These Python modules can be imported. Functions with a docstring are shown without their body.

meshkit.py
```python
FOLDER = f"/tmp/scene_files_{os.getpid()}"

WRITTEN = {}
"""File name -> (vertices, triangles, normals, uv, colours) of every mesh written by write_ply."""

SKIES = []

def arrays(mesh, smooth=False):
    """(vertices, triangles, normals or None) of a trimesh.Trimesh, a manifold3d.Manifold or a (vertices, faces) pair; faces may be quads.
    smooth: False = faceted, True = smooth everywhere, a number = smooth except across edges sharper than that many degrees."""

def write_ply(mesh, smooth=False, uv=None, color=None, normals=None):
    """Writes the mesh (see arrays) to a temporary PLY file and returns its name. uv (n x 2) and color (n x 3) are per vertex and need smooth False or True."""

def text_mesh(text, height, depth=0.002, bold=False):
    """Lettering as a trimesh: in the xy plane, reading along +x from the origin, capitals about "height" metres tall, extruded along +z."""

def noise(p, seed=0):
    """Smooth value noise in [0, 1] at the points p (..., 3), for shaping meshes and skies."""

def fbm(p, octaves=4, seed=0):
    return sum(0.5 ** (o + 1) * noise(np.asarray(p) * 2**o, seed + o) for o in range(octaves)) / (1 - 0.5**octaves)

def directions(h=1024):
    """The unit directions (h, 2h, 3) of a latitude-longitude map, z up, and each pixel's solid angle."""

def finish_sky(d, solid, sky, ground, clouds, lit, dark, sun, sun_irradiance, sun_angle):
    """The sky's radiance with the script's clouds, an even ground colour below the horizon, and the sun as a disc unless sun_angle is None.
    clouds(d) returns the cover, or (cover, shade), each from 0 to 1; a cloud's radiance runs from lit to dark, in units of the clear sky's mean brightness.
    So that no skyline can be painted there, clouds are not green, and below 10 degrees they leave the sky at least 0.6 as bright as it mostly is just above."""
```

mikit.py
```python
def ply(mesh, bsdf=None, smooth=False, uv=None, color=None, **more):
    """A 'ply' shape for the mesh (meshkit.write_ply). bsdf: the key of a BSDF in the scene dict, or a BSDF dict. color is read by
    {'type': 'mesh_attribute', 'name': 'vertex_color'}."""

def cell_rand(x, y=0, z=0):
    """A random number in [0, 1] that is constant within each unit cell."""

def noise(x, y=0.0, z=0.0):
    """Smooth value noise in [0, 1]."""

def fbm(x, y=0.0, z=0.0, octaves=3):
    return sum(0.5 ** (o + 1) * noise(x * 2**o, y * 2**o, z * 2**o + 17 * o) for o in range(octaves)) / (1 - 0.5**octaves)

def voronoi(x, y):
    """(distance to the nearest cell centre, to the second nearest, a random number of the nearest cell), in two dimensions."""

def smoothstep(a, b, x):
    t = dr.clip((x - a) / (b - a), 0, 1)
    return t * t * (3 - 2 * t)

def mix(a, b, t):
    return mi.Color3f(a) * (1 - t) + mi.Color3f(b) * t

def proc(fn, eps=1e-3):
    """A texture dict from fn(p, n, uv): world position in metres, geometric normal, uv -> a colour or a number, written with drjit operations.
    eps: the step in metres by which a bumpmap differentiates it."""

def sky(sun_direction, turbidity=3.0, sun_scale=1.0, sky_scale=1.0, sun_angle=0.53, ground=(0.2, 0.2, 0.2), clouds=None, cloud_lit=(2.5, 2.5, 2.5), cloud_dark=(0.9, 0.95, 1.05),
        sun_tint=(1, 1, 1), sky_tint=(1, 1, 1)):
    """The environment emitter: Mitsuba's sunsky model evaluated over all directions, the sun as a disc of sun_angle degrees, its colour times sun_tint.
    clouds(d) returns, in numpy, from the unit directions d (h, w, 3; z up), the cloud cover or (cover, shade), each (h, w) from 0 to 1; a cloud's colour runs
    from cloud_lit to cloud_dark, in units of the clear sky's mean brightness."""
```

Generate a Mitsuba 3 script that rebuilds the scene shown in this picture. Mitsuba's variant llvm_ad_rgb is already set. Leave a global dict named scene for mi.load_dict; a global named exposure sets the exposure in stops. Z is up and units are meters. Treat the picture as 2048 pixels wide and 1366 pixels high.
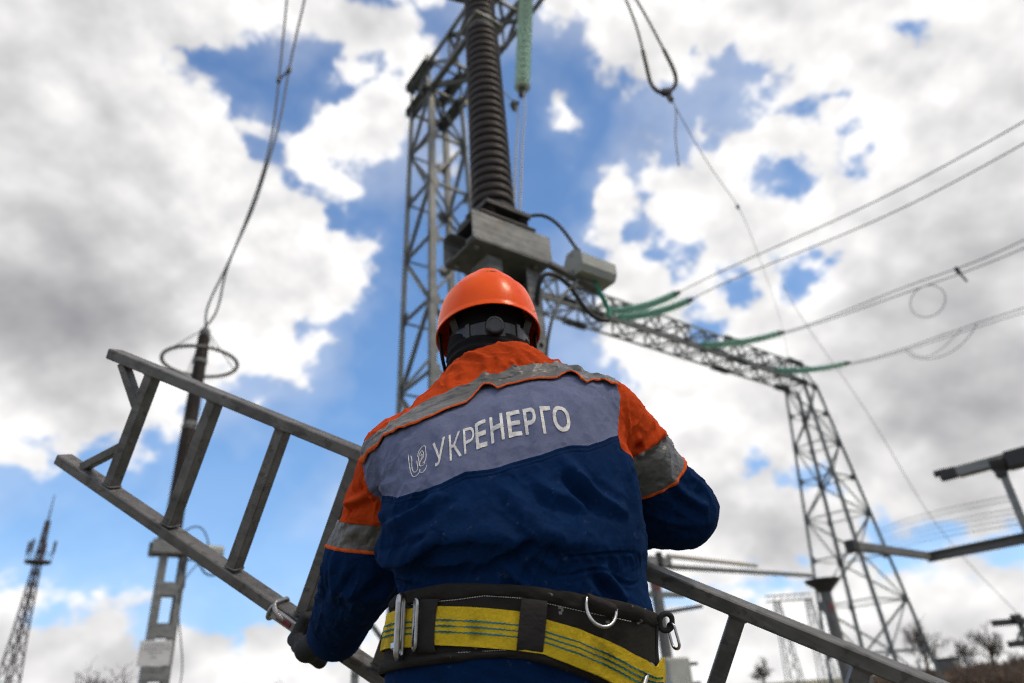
import math
import numpy as np
import trimesh
import manifold3d
import drjit as dr
import mitsuba as mi
import mikit
import meshkit
from shapely.geometry import LineString, Polygon
from shapely.ops import unary_union

# ------------------------------------------------------------------ camera, sky, exposure
CAM = np.array([0.0, 0.0, 0.95])
PITCH, ROLL = math.radians(27.8), math.radians(4.3)
fwd = np.array([0, math.cos(PITCH), math.sin(PITCH)])
up0 = np.array([0, -math.sin(PITCH), math.cos(PITCH)])
cam_up = math.cos(ROLL) * up0 + math.sin(ROLL) * np.array([1.0, 0, 0])
T = mi.ScalarTransform4f
exposure = 1.65
SUN = (0.78, -0.22, 1.25)

# outlines of the clouds and of the gaps between them as (azimuth, elevation) in degrees
CLOUDS = [
    [(-60.5, 48.0), (-27.9, 61.6), (-23.2, 51.1), (-24.5, 50.2), (-28.3, 49.2), (-29.3, 48.0), (-32.6, 47.8), (-34.6, 46.8), (-32.6, 46.4), (-30.3, 45.8), (-28.5, 44.7), (-28.2, 42.5), (-26.7, 41.2), (-23.5, 40.9), (-21.1, 39.3), (-17.8, 38.8), (-17.5, 37.6), (-17.7, 37.0), (-14.7, 37.3), (-13.3, 36.2), (-13.4, 33.3), (-14.5, 30.7), (-16.3, 29.2), (-18.5, 29.5), (-19.5, 28.5), (-19.4, 27.3), (-17.1, 28.2), (-16.4, 27.8), (-17.4, 26.2), (-19.3, 24.0), (-21.1, 25.0), (-22.0, 24.5), (-24.5, 24.5), (-26.4, 22.9), (-29.0, 20.2), (-30.6, 19.8), (-30.9, 18.9), (-30.1, 17.9), (-31.1, 17.8), (-32.1, 18.8), (-35.7, 17.7), (-36.3, 16.2), (-37.7, 16.5), (-39.1, 17.1), (-46.6, 16.2)],  # left
    [(-24.5, 50.2), (-29.1, 61.3), (-22.8, 62.4), (-20.2, 53.5), (-17.2, 53.6), (-14.2, 53.0), (-10.2, 53.1), (-6.4, 52.5), (-6.5, 50.7), (-8.3, 49.3), (-10.0, 48.1), (-12.2, 48.5), (-13.2, 49.1), (-15.5, 49.0), (-16.9, 48.2), (-18.6, 48.1), (-19.5, 49.1), (-19.1, 50.2), (-21.6, 50.2)],  # top
    [(-13.9, 59.0), (-4.3, 59.3), (-5.3, 54.2), (-9.2, 53.7), (-12.9, 53.9)],  # topwisp
    [(-22.0, 43.9), (-19.1, 45.9), (-16.8, 46.8), (-13.4, 48.4), (-11.6, 48.7), (-9.4, 47.3), (-9.9, 45.7), (-10.6, 43.3), (-13.6, 42.8), (-16.8, 41.9), (-15.7, 40.2), (-16.1, 38.8), (-17.2, 39.4), (-19.1, 40.1), (-20.1, 40.0), (-22.0, 40.9), (-23.9, 42.4), (-26.3, 43.3), (-27.8, 43.6), (-26.5, 44.0), (-24.1, 43.2)],  # mid
    [(10.1, 63.0), (7.1, 53.6), (8.9, 52.0), (12.1, 51.5), (12.6, 49.7), (12.9, 47.9), (14.2, 47.3), (16.0, 47.3), (16.8, 46.6), (20.7, 45.1), (21.9, 45.8), (23.6, 45.4), (24.5, 46.4), (26.7, 46.9), (27.7, 47.1), (28.5, 45.9), (30.3, 43.9), (29.7, 43.1), (28.5, 42.9), (27.2, 42.9), (26.6, 42.1), (28.5, 40.7), (30.3, 40.2), (32.4, 40.3), (34.3, 40.0), (34.0, 39.5), (32.6, 39.2), (31.3, 38.6), (29.8, 39.9), (28.0, 40.5), (26.4, 40.8), (23.2, 41.1), (21.0, 40.3), (20.2, 39.6), (18.8, 39.4), (17.6, 39.8), (17.0, 41.2), (16.0, 41.7), (14.5, 41.2), (13.8, 39.5), (13.9, 38.1), (14.9, 36.8), (15.0, 35.5), (16.5, 35.1), (15.9, 33.7), (19.6, 33.1), (18.6, 32.7), (16.0, 32.6), (13.9, 33.2), (12.2, 34.6), (10.6, 34.4), (8.8, 32.1), (7.4, 30.1), (7.2, 26.8), (7.9, 24.5), (9.9, 23.1), (11.7, 22.1), (10.2, 19.8), (8.5, 8.9), (8.8, 6.3), (7.6, -1.8), (39.3, -3.4), (61.1, 40.5)],  # right
    [(12.0, 40.7), (13.4, 39.9), (13.3, 38.5), (13.7, 37.1), (12.4, 36.6), (11.4, 36.0), (10.3, 34.9), (9.2, 36.0), (8.3, 36.3), (9.2, 38.5), (10.0, 39.7)],  # small
    [(7.2, 46.8), (8.2, 46.5), (8.9, 45.2), (8.4, 44.8), (7.7, 45.6)],  # streak
    [(21.1, 41.9), (21.8, 42.1), (22.5, 41.6), (22.0, 41.0), (21.2, 41.1)],  # puff
    [(-43.1, 8.1), (-37.0, 8.4), (-36.0, 8.3), (-35.1, 7.9), (-34.3, 7.2), (-33.4, 7.2), (-32.9, 6.3), (-32.2, 7.2), (-31.6, 6.6), (-31.2, 6.8), (-30.2, 7.0), (-29.0, 6.5), (-28.3, 5.8), (-26.1, 6.0), (-24.7, 5.7), (-23.6, 5.9), (-21.7, 5.3), (-20.3, 6.0), (-19.1, 6.4), (-17.8, 6.0), (-16.3, 4.6), (-14.4, 6.0), (-11.9, 8.2), (-8.0, 8.6), (8.9, 6.7), (7.7, -3.0), (-40.7, -0.5)],  # low
    [(-31.1, 8.1), (-30.4, 8.5), (-29.3, 8.6), (-28.6, 8.2), (-28.7, 7.6), (-29.9, 7.5), (-30.8, 7.6)],  # lowpuff
    [(-5.8, 43.7), (-5.0, 44.1), (-4.0, 42.5), (-4.9, 40.5), (-6.2, 41.3)],  # behind
]
GAPS = [
    [(26.2, 37.1), (28.1, 36.8), (30.1, 35.8), (31.2, 35.2), (30.5, 34.3), (28.1, 34.7), (26.7, 34.6), (25.9, 35.8), (25.8, 36.5)],
    [(34.3, 37.8), (33.4, 36.3), (33.9, 35.2), (35.3, 34.7), (34.7, 33.7), (32.7, 34.1), (32.0, 35.5), (32.9, 37.0), (33.5, 37.5)],
    [(41.2, 41.7), (42.6, 41.3), (41.5, 41.0), (40.8, 40.9)],
    [(20.8, 31.0), (22.5, 29.5), (21.4, 28.7), (20.7, 28.7)],
    [(25.2, 29.9), (26.8, 29.8), (27.9, 28.8), (29.1, 29.5), (30.1, 29.4), (28.2, 28.5), (26.9, 27.5), (25.7, 27.6), (25.2, 28.8)],
    [(17.2, 28.1), (19.7, 26.8), (18.7, 25.0), (17.0, 25.3)],
    [(18.1, 15.3), (19.7, 16.1), (20.2, 15.7), (19.8, 15.2), (18.3, 14.8)],
    [(20.4, 14.7), (20.9, 14.4), (20.7, 13.8), (20.4, 14.1)],
    [(22.5, 14.7), (25.3, 14.9), (26.3, 14.3), (25.3, 12.3), (24.3, 12.3), (23.5, 13.1), (22.4, 13.7)],
    [(26.0, 9.4), (28.9, 9.3), (31.6, 9.1), (31.4, 7.7), (35.0, 7.8), (38.9, 7.3), (38.6, 6.5), (32.1, 6.6), (28.7, 6.3), (26.2, 6.1), (24.7, 7.5)],
    [(12.9, 6.7), (15.5, 6.7), (20.9, 6.6), (20.6, 5.8), (16.6, 5.7), (14.1, 5.8), (10.0, 5.7), (8.8, 6.1)],
    [(-37.9, 18.8), (-37.1, 18.7), (-36.8, 17.8), (-37.5, 18.1)],
]
GREY = [(-40.9, 25.9, 8.6, 0.66), (-37.9, 29.5, 6.1, 0.3), (-42.8, 36.3, 7.1, 0.22), (-47.0, 43.4, 7.8, 0.28), (-29.9, 34.3, 4.3, 0.15), (-32.4, 25.5, 3.9, 0.22), (-37.6, 49.0, 5.7, 0.12), (-15.9, 53.3, 3.2, 0.12), (29.8, 48.4, 5.0, 0.17), (21.8, 49.3, 2.5, 0.07), (42.7, 39.4, 4.3, 0.11), (40.7, 29.4, 5.7, 0.23), (36.3, 30.2, 4.3, 0.14), (33.9, 26.8, 6.1, 0.23), (37.5, 22.5, 6.4, 0.23), (27.0, 17.6, 6.4, 0.28), (32.6, 13.7, 6.8, 0.36), (38.2, 17.1, 7.1, 0.28), (19.7, 19.1, 3.2, 0.19), (15.4, 12.3, 4.6, 0.25), (19.9, 10.2, 2.9, 0.17), (14.1, 15.6, 2.5, 0.11), (13.9, 23.0, 2.1, 0.11), (17.1, 8.0, 4.3, 0.19), (31.9, 4.4, 5.4, 0.17), (22.9, 3.2, 5.7, 0.14), (14.1, 2.7, 4.3, 0.14), (-33.5, 5.0, 5.4, 0.25), (-22.6, 3.7, 5.7, 0.25), (-19.0, 4.8, 2.1, 0.2), (-29.4, 6.1, 2.1, 0.2), ]


def poly_distance(a, e, poly):
    p = np.array(poly, float) * [0.87, 1.0]
    q = np.roll(p, -1, 0)
    best, inside = np.full(a.shape, 1e9), np.zeros(a.shape, bool)
    for (x0, y0), (x1, y1) in zip(p, q):
        dx, dy = x1 - x0, y1 - y0
        t = np.clip(((a - x0) * dx + (e - y0) * dy) / (dx * dx + dy * dy + 1e-9), 0, 1)
        best = np.minimum(best, (a - x0 - t * dx) ** 2 + (e - y0 - t * dy) ** 2)
        if y0 != y1:
            inside ^= ((y0 > e) != (y1 > e)) & (a < dx * (e - y0) / dy + x0)
    return np.where(inside, 1, -1) * np.sqrt(best)

def clouds(d):
    az, el = np.degrees(np.arctan2(d[..., 0], d[..., 1])), np.degrees(np.arcsin(np.clip(d[..., 2], -1, 1)))
    warp = (np.stack([meshkit.fbm(d * 9, 4, 3), meshkit.fbm(d * 9 + 7.7, 4, 5)], -1) - 0.5) * 5.0
    warp += (np.stack([meshkit.fbm(d * 42, 4, 13), meshkit.fbm(d * 42 + 3.1, 4, 15)], -1) - 0.5) * 3.6
    fine = meshkit.fbm(d * 34, 7, 21) - 0.5
    plate = d / np.maximum(d[..., 2:], 0.08) * 1.15                      # the flat cloud layer everywhere else
    wide = (meshkit.fbm(plate * 1.1 + 4.2, 6, 2) - 0.46) * 26
    near = np.clip((56 - np.abs(az)) / 8, 0, 1) * np.clip((66 - el) / 8, 0, 1)
    sel = near > 0
    a, e = (az + warp[..., 0] * 0.62)[sel] * 0.87, (el + warp[..., 1] * 0.62)[sel]
    s = np.full(a.shape, -1e3)
    for poly in CLOUDS:
        s = np.maximum(s, poly_distance(a, e, poly))
    for poly in GAPS:
        s = np.minimum(s, -poly_distance(a, e, poly))
    field = wide.copy()
    field[sel] = wide[sel] * (1 - near[sel]) + np.clip(s, -7, 7) * near[sel]
    body = field + fine * 4.0
    cover = np.clip((body + 0.6) / 1.35, 0, 1)
    cover = cover * cover * (3 - 2 * cover)
    wisp = np.clip((field + fine * 7.0 + 3.6) / 3.6, 0, 1) ** 1.5                # thin vapour round the clouds
    low = np.clip((22 - el) / 20, 0, 1)
    cover = 1 - (1 - cover) * (1 - 0.10 * wisp) * (1 - 0.05 - 0.13 * low)
    haze = np.clip((meshkit.fbm(d * 5.2 + 2.6, 5, 61) - 0.47) / 0.16, 0, 1)
    cover = 1 - (1 - cover) * (1 - 0.20 * haze)
    # billows: grey where a bump turns away from the sun, and broad grey bases
    sun = np.asarray(SUN) / np.linalg.norm(SUN)
    s1 = d + (sun - d) * 0.035
    tower = meshkit.fbm(d * 15, 5, 31) - meshkit.fbm(s1 * 15, 5, 31)
    tower2 = meshkit.fbm(d * 5.5, 4, 37) - 0.5
    grey = np.zeros(az.shape)
    for ga, ge, gr, gw in GREY:
        grey += gw * np.exp(-(((az - ga) * np.cos(np.radians(ge))) ** 2 + (el - ge) ** 2) / gr ** 2)
    grey = grey * near + (1 - near) * np.clip(0.48 + tower2 * 1.8, 0, 0.9)
    thick = np.clip(field / 6, 0, 1)
    shade = 0.07 + grey * (0.80 + 0.9 * tower2) * (0.35 + 0.65 * thick) - tower * 0.95 + tower2 * 0.20 + 0.05 * thick
    shade = np.maximum(shade, 0)
    return cover, 1.12 * (1 - np.exp(-shade * 1.15))

scene, labels = {}, {}
scene["camera"] = {"type": "thinlens", "to_world": T().look_at(CAM.tolist(), (CAM + fwd).tolist(), cam_up.tolist()),
                   "fov": 73.74, "fov_axis": "x", "near_clip": 0.05, "far_clip": 5000.0, "aperture_radius": 0.0042, "focus_distance": 1.16}
scene["sky"] = mikit.sky(SUN, turbidity=3.0, sun_scale=0.48, sky_scale=1.0, sun_angle=12.0, ground=(0.16, 0.15, 0.13), clouds=clouds,
                         cloud_lit=(2.50, 2.47, 2.44), cloud_dark=(0.52, 0.51, 0.57), sky_tint=(1.10, 1.48, 1.68))


# ------------------------------------------------------------------ helpers
rng = np.random.default_rng(7)
CM = trimesh.util.concatenate
E1, E2, EZ = np.array([0.8, 0.6, 0.0]), np.array([-0.6, 0.8, 0.0]), np.array([0, 0, 1.0])

def numbered(key):
    if key not in scene and key not in labels:
        return key
    k = 1
    while f"{key}_{k:03d}" in scene or f"{key}_{k:03d}" in labels:
        k += 1
    return f"{key}_{k:03d}"

def thing(name, label, cat, group=None):
    key = numbered(name)
    labels[key] = {"label": label, "category": cat}
    if group:
        labels[key]["group"] = group
    return key

def put(parent, part, mesh, bsdf, smooth=False, label=None, kind=None, **more):
    """one mesh = one entry; a part's key starts with its thing's key"""
    key = numbered(f"{parent}__{part}" if parent else part)
    scene[key] = mikit.ply(mesh, bsdf, smooth=smooth, **more)
    if label or kind:
        labels[key] = {k: v for k, v in (("label", label), ("kind", kind)) if v}
    return key

def alone(name, mesh, bsdf, label, cat, group=None, smooth=False):
    key = thing(name, label, cat, group)
    scene[key] = mikit.ply(mesh, bsdf, smooth=smooth)
    return key

def unit(v):
    v = np.asarray(v, float)
    return v / (np.linalg.norm(v) + 1e-12)

def frame(d, ref=None):
    d = unit(d)
    ref = EZ if ref is None else np.asarray(ref, float)
    if abs(d @ unit(ref)) > 0.97:
        ref = np.array([1.0, 0.1, 0])
    a = unit(np.cross(ref, d))
    return a, np.cross(d, a), d

BOXF = np.array([[0, 1, 3], [0, 3, 2], [4, 6, 7], [4, 7, 5], [0, 4, 5], [0, 5, 1], [2, 3, 7], [2, 7, 6], [0, 2, 6], [0, 6, 4], [1, 5, 7], [1, 7, 3]])

def obox(c, ax, ay, az, sx, sy, sz):
    """box with centre c, unit axes and full sizes"""
    v = np.array([[x, y, z] for x in (-.5, .5) for y in (-.5, .5) for z in (-.5, .5)])
    p = np.asarray(c) + (v[:, :1] * sx) * ax + (v[:, 1:2] * sy) * ay + (v[:, 2:] * sz) * az
    m = trimesh.Trimesh(p, BOXF, process=False)
    if np.dot(np.cross(ax, ay), az) < 0:
        m.invert()
    return m

def cbox(c, ax, ay, az, sx, sy, sz, ch=0.006):
    """box with chamfered edges (hull of inset corners)"""
    pts = []
    for x in (-.5, .5):
        for y in (-.5, .5):
            for z in (-.5, .5):
                for k in range(3):
                    q = np.array([x * sx, y * sy, z * sz]) - np.sign([x, y, z]) * ch
                    q[k] += np.sign([x, y, z])[k] * ch
                    pts.append(np.asarray(c) + q[0] * ax + q[1] * ay + q[2] * az)
    return trimesh.convex.convex_hull(np.array(pts))

def bar(a, b, w, h=None, ref=None):
    a, b = np.asarray(a, float), np.asarray(b, float)
    x, y, d = frame(b - a, ref)
    return obox((a + b) / 2, x, y, d, w, h or w, np.linalg.norm(b - a))

def angle(a, b, w, t=0.009, ref=None, flip=1):
    """an L-section steel member"""
    a, b = np.asarray(a, float), np.asarray(b, float)
    x, y, d = frame(b - a, ref)
    L, m = np.linalg.norm(b - a), (a + b) / 2
    return CM([obox(m, x, y, d, t, w, L), obox(m + x * flip * (w / 2 + t / 2) - y * (w / 2 - t / 2), x, y, d, w, t, L)])

def tube(pts, r, sides=10, cap=True):
    p = np.asarray(pts, float)
    r = np.broadcast_to(np.asarray(r, float), (len(p),))
    t = np.gradient(p, axis=0)
    t /= np.linalg.norm(t, axis=1, keepdims=True) + 1e-12
    a = np.zeros_like(p)
    a[0] = frame(t[0])[0]
    for i in range(1, len(p)):
        q = a[i - 1] - (a[i - 1] @ t[i]) * t[i]
        a[i] = q / (np.linalg.norm(q) + 1e-12)
    b = np.cross(t, a)
    ang = np.arange(sides) * 2 * np.pi / sides
    v = (p[:, None] + r[:, None, None] * (np.cos(ang)[None, :, None] * a[:, None] + np.sin(ang)[None, :, None] * b[:, None])).reshape(-1, 3)
    f = []
    for i in range(len(p) - 1):
        for j in range(sides):
            k = (j + 1) % sides
            f += [[i * sides + j, i * sides + k, (i + 1) * sides + k], [i * sides + j, (i + 1) * sides + k, (i + 1) * sides + j]]
    if cap:
        n = len(v)
        v = np.vstack([v, p[0], p[-1]])
        for j in range(sides):
            k = (j + 1) % sides
            f += [[n, k, j], [n + 1, (len(p) - 1) * sides + j, (len(p) - 1) * sides + k]]
    return trimesh.Trimesh(v, f, process=False)

def ring(c, r, tr, ax=None, ay=None, n=64, sides=10):
    ax = np.array([1.0, 0, 0]) if ax is None else unit(ax)
    ay = np.array([0, 1.0, 0]) if ay is None else unit(ay)
    az = np.cross(ax, ay)
    th, ph = np.arange(n) * 2 * np.pi / n, np.arange(sides) * 2 * np.pi / sides
    rad = np.cos(th)[:, None] * ax + np.sin(th)[:, None] * ay
    v = np.asarray(c) + rad[:, None] * (r + tr * np.cos(ph))[None, :, None] + (tr * np.sin(ph))[None, :, None] * az
    f = []
    for i in range(n):
        for j in range(sides):
            k, l = (i + 1) % n, (j + 1) % sides
            f += [[i * sides + j, k * sides + j, k * sides + l], [i * sides + j, k * sides + l, i * sides + l]]
    return trimesh.Trimesh(v.reshape(-1, 3), f, process=False)

def closed_tube(pts, r, sides=10):
    p = np.asarray(pts, float)
    t = np.roll(p, -1, 0) - np.roll(p, 1, 0)
    t /= np.linalg.norm(t, axis=1, keepdims=True)
    nrm = unit(np.cross(p[len(p) // 4] - p[0], p[len(p) // 2] - p[0]))
    a = np.cross(t, nrm)
    ph = np.arange(sides) * 2 * np.pi / sides
    v = p[:, None] + r * (np.cos(ph)[None, :, None] * a[:, None] + np.sin(ph)[None, :, None] * nrm)
    f, n = [], len(p)
    for i in range(n):
        for j in range(sides):
            k, l = (i + 1) % n, (j + 1) % sides
            f += [[i * sides + j, k * sides + l, k * sides + j], [i * sides + j, i * sides + l, k * sides + l]]
    m = trimesh.Trimesh(v.reshape(-1, 3), f, process=False)
    if m.volume < 0:
        m.invert()
    return m

def rrect(c, ax, ay, w, h, rad, n=6):
    """points of a rounded rectangle"""
    out = []
    for sx, sy, a0 in ((1, 1, 0), (-1, 1, 90), (-1, -1, 180), (1, -1, 270)):
        for k in range(n + 1):
            a = math.radians(a0 + 90 * k / n)
            out.append(np.asarray(c) + (sx * (w / 2 - rad) + rad * math.cos(a)) * ax + (sy * (h / 2 - rad) + rad * math.sin(a)) * ay)
    # even out the straight runs
    p = np.array(out + out[:1])
    s = np.concatenate([[0], np.cumsum(np.linalg.norm(np.diff(p, axis=0), axis=1))])
    u = np.linspace(0, s[-1], 64, endpoint=False)
    return np.stack([np.interp(u, s, p[:, k]) for k in range(3)], 1)

def spline(pts, n=40):
    from scipy.interpolate import CubicSpline
    p = np.asarray(pts, float)
    s = np.concatenate([[0], np.cumsum(np.linalg.norm(np.diff(p, axis=0), axis=1))])
    return CubicSpline(s, p)(np.linspace(0, s[-1], n))

def lathe(profile, c, axis=None, n=40):
    """profile: (radius, height) from the bottom up"""
    pr = np.asarray(profile, float)
    ax, ay, az = frame(EZ if axis is None else axis)
    th = np.arange(n) * 2 * np.pi / n
    rad = np.cos(th)[:, None] * ax + np.sin(th)[:, None] * ay
    v = np.asarray(c) + pr[:, None, :1] * rad[None] + pr[:, None, 1:] * az
    f = []
    for i in range(len(pr) - 1):
        for j in range(n):
            k = (j + 1) % n
            f += [[i * n + j, i * n + k, (i + 1) * n + k], [i * n + j, (i + 1) * n + k, (i + 1) * n + j]]
    return trimesh.Trimesh(v.reshape(-1, 3), f, process=False)

# ------------------------------------------------------------------ materials
def rgb(r, g, b):
    return {"type": "rgb", "value": [r, g, b]}

def mat(key, base, rough=0.6, metallic=0.0, bump=None, bscale=1.0, **more):
    b = {"type": "principled", "base_color": mikit.proc(base) if callable(base) else rgb(*base), "roughness": mikit.proc(rough) if callable(rough) else rough, "metallic": metallic, **more}
    if bump is not None:
        b = {"type": "bumpmap", "arbitrary": mikit.proc(bump, eps=0.0015), "scale": bscale, "bsdf": b}
    scene[key] = b if "spec_trans" in more else {"type": "twosided", "bsdf": b}
    return key

def speckled(c0, c1, s, s2=None):
    def fn(p, n, uv):
        a = mikit.fbm(p.x * s, p.y * s, p.z * s, 4)
        b = mikit.fbm(p.x * s * 0.17 + 9, p.y * s * 0.17, p.z * s * 0.11, 3)
        return mikit.mix(c0, c1, mikit.smoothstep(0.25, 0.75, a * 0.55 + b * 0.45))
    return fn

def galv_fn(p, n, uv):
    a = mikit.fbm(p.x * 26, p.y * 26, p.z * 26, 4)
    b = mikit.fbm((p.x * 0.8 + p.y * 0.6) * 7, 0.0, p.z * 46, 4)
    r = mikit.smoothstep(0.68, 0.80, mikit.fbm(p.x * 8 + 3, p.y * 8, p.z * 4, 4))
    c = mikit.mix((0.12, 0.124, 0.124), (0.27, 0.275, 0.27), mikit.smoothstep(0.28, 0.72, 0.4 * a + 0.6 * b))
    return mikit.mix(mi.Color3f(1.0), (0.75, 0.6, 0.48), 0.8 * r) * c
GALV = mat("galvanised_steel", galv_fn, 0.5, 0.25)
GALVD = mat("weathered_steel", speckled((0.08, 0.084, 0.084), (0.16, 0.16, 0.156), 18), 0.6, 0.2)
LATT = mat("lattice_steel", speckled((0.075, 0.088, 0.090), (0.18, 0.19, 0.19), 9), 0.55, 0.2)
DARKM = mat("dark_fitting", (0.035, 0.034, 0.035), 0.5, 0.3)
RUST = mat("painted_mast_steel", speckled((0.035, 0.032, 0.042), (0.075, 0.06, 0.07), 3), 0.7)
PORC = mat("brown_porcelain", speckled((0.018, 0.0135, 0.0125), (0.034, 0.026, 0.024), 14), 0.55, specular=0.35)
ALU = mat("aluminium_wire", (0.24, 0.24, 0.25), 0.5, 0.3)
BLACKR = mat("black_rubber", (0.018, 0.019, 0.02), 0.55)
GREENW = mat("green_cable", (0.01, 0.20, 0.11), 0.45)
BOXP = mat("grey_box_paint", speckled((0.27, 0.29, 0.27), (0.35, 0.365, 0.345), 8), 0.5)
SIGNW = mat("sign_white", speckled((0.55, 0.55, 0.56), (0.68, 0.68, 0.68), 10), 0.5)
PRINT = mat("sign_print", (0.16, 0.15, 0.17), 0.7)
GLASSG = mat("green_glass", lambda p, n, uv: mikit.mix((0.16, 0.42, 0.32), (0.30, 0.58, 0.47), mikit.noise(p.x * 9, p.y * 9, p.z * 9)), 0.15, specular=0.6)
GLASSP = mat("pale_glass", lambda p, n, uv: mikit.mix((0.55, 0.78, 0.69), (0.70, 0.88, 0.81), mikit.noise(p.x * 9, p.y * 9, p.z * 9)), 0.15, specular=0.6)
CONC = mat("concrete", speckled((0.25, 0.24, 0.22), (0.4, 0.39, 0.36), 12), 0.9)
CREAM = mat("cream_tube", (0.42, 0.39, 0.33), 0.5, 0.2)
REDM = mat("red_mark", (0.20, 0.045, 0.04), 0.6)
GREENP = mat("green_plate", (0.03, 0.16, 0.07), 0.5)
BARK = mat("bark", speckled((0.045, 0.035, 0.03), (0.10, 0.08, 0.065), 6), 0.9)

# ------------------------------------------------------------------ the setting
def ground_fn(p, n, uv):
    a = mikit.fbm(p.x * 0.35, p.y * 0.35, 0.0, 4)
    b = mikit.fbm(p.x * 7, p.y * 7, 3.0, 4)
    c = mikit.mix((0.15, 0.135, 0.115), (0.085, 0.09, 0.045), mikit.smoothstep(0.42, 0.6, a))
    return c * (0.6 + 0.8 * b)
GROUND = mat("ground_soil", ground_fn, 0.95)
xs = np.concatenate([-np.geomspace(3000, 30, 14), np.linspace(-28, 28, 57), np.geomspace(30, 3000, 14)])
gx, gy = np.meshgrid(xs, xs, indexing="ij")
gz = (meshkit.fbm(np.stack([gx * 0.4, gy * 0.4, gx * 0], -1), 4) - 0.5) * 0.10 - 0.03
gz[(np.abs(gx) > 29) | (np.abs(gy) > 29)] = -0.05
n = len(xs)
ii, jj = np.meshgrid(np.arange(n - 1), np.arange(n - 1), indexing="ij")
q = np.stack([ii * n + jj, (ii + 1) * n + jj, (ii + 1) * n + jj + 1, ii * n + jj + 1], -1).reshape(-1, 4)
scene["ground"] = mikit.ply((np.stack([gx, gy, gz], -1).reshape(-1, 3), q), GROUND, smooth=True)
labels["ground"] = {"kind": "structure", "label": "gravel and dry grass of the yard", "category": "ground"}

# ------------------------------------------------------------------ lattice gantries
def tower_legs(c, w0, w1, h):
    return [[np.array(c) + (sx * w0 * E1 + sy * w0 * E2), np.array(c) + (sx * w1 * E1 + sy * w1 * E2) + EZ * h] for sx, sy in ((-1, -1), (1, -1), (1, 1), (-1, 1))]

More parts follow.
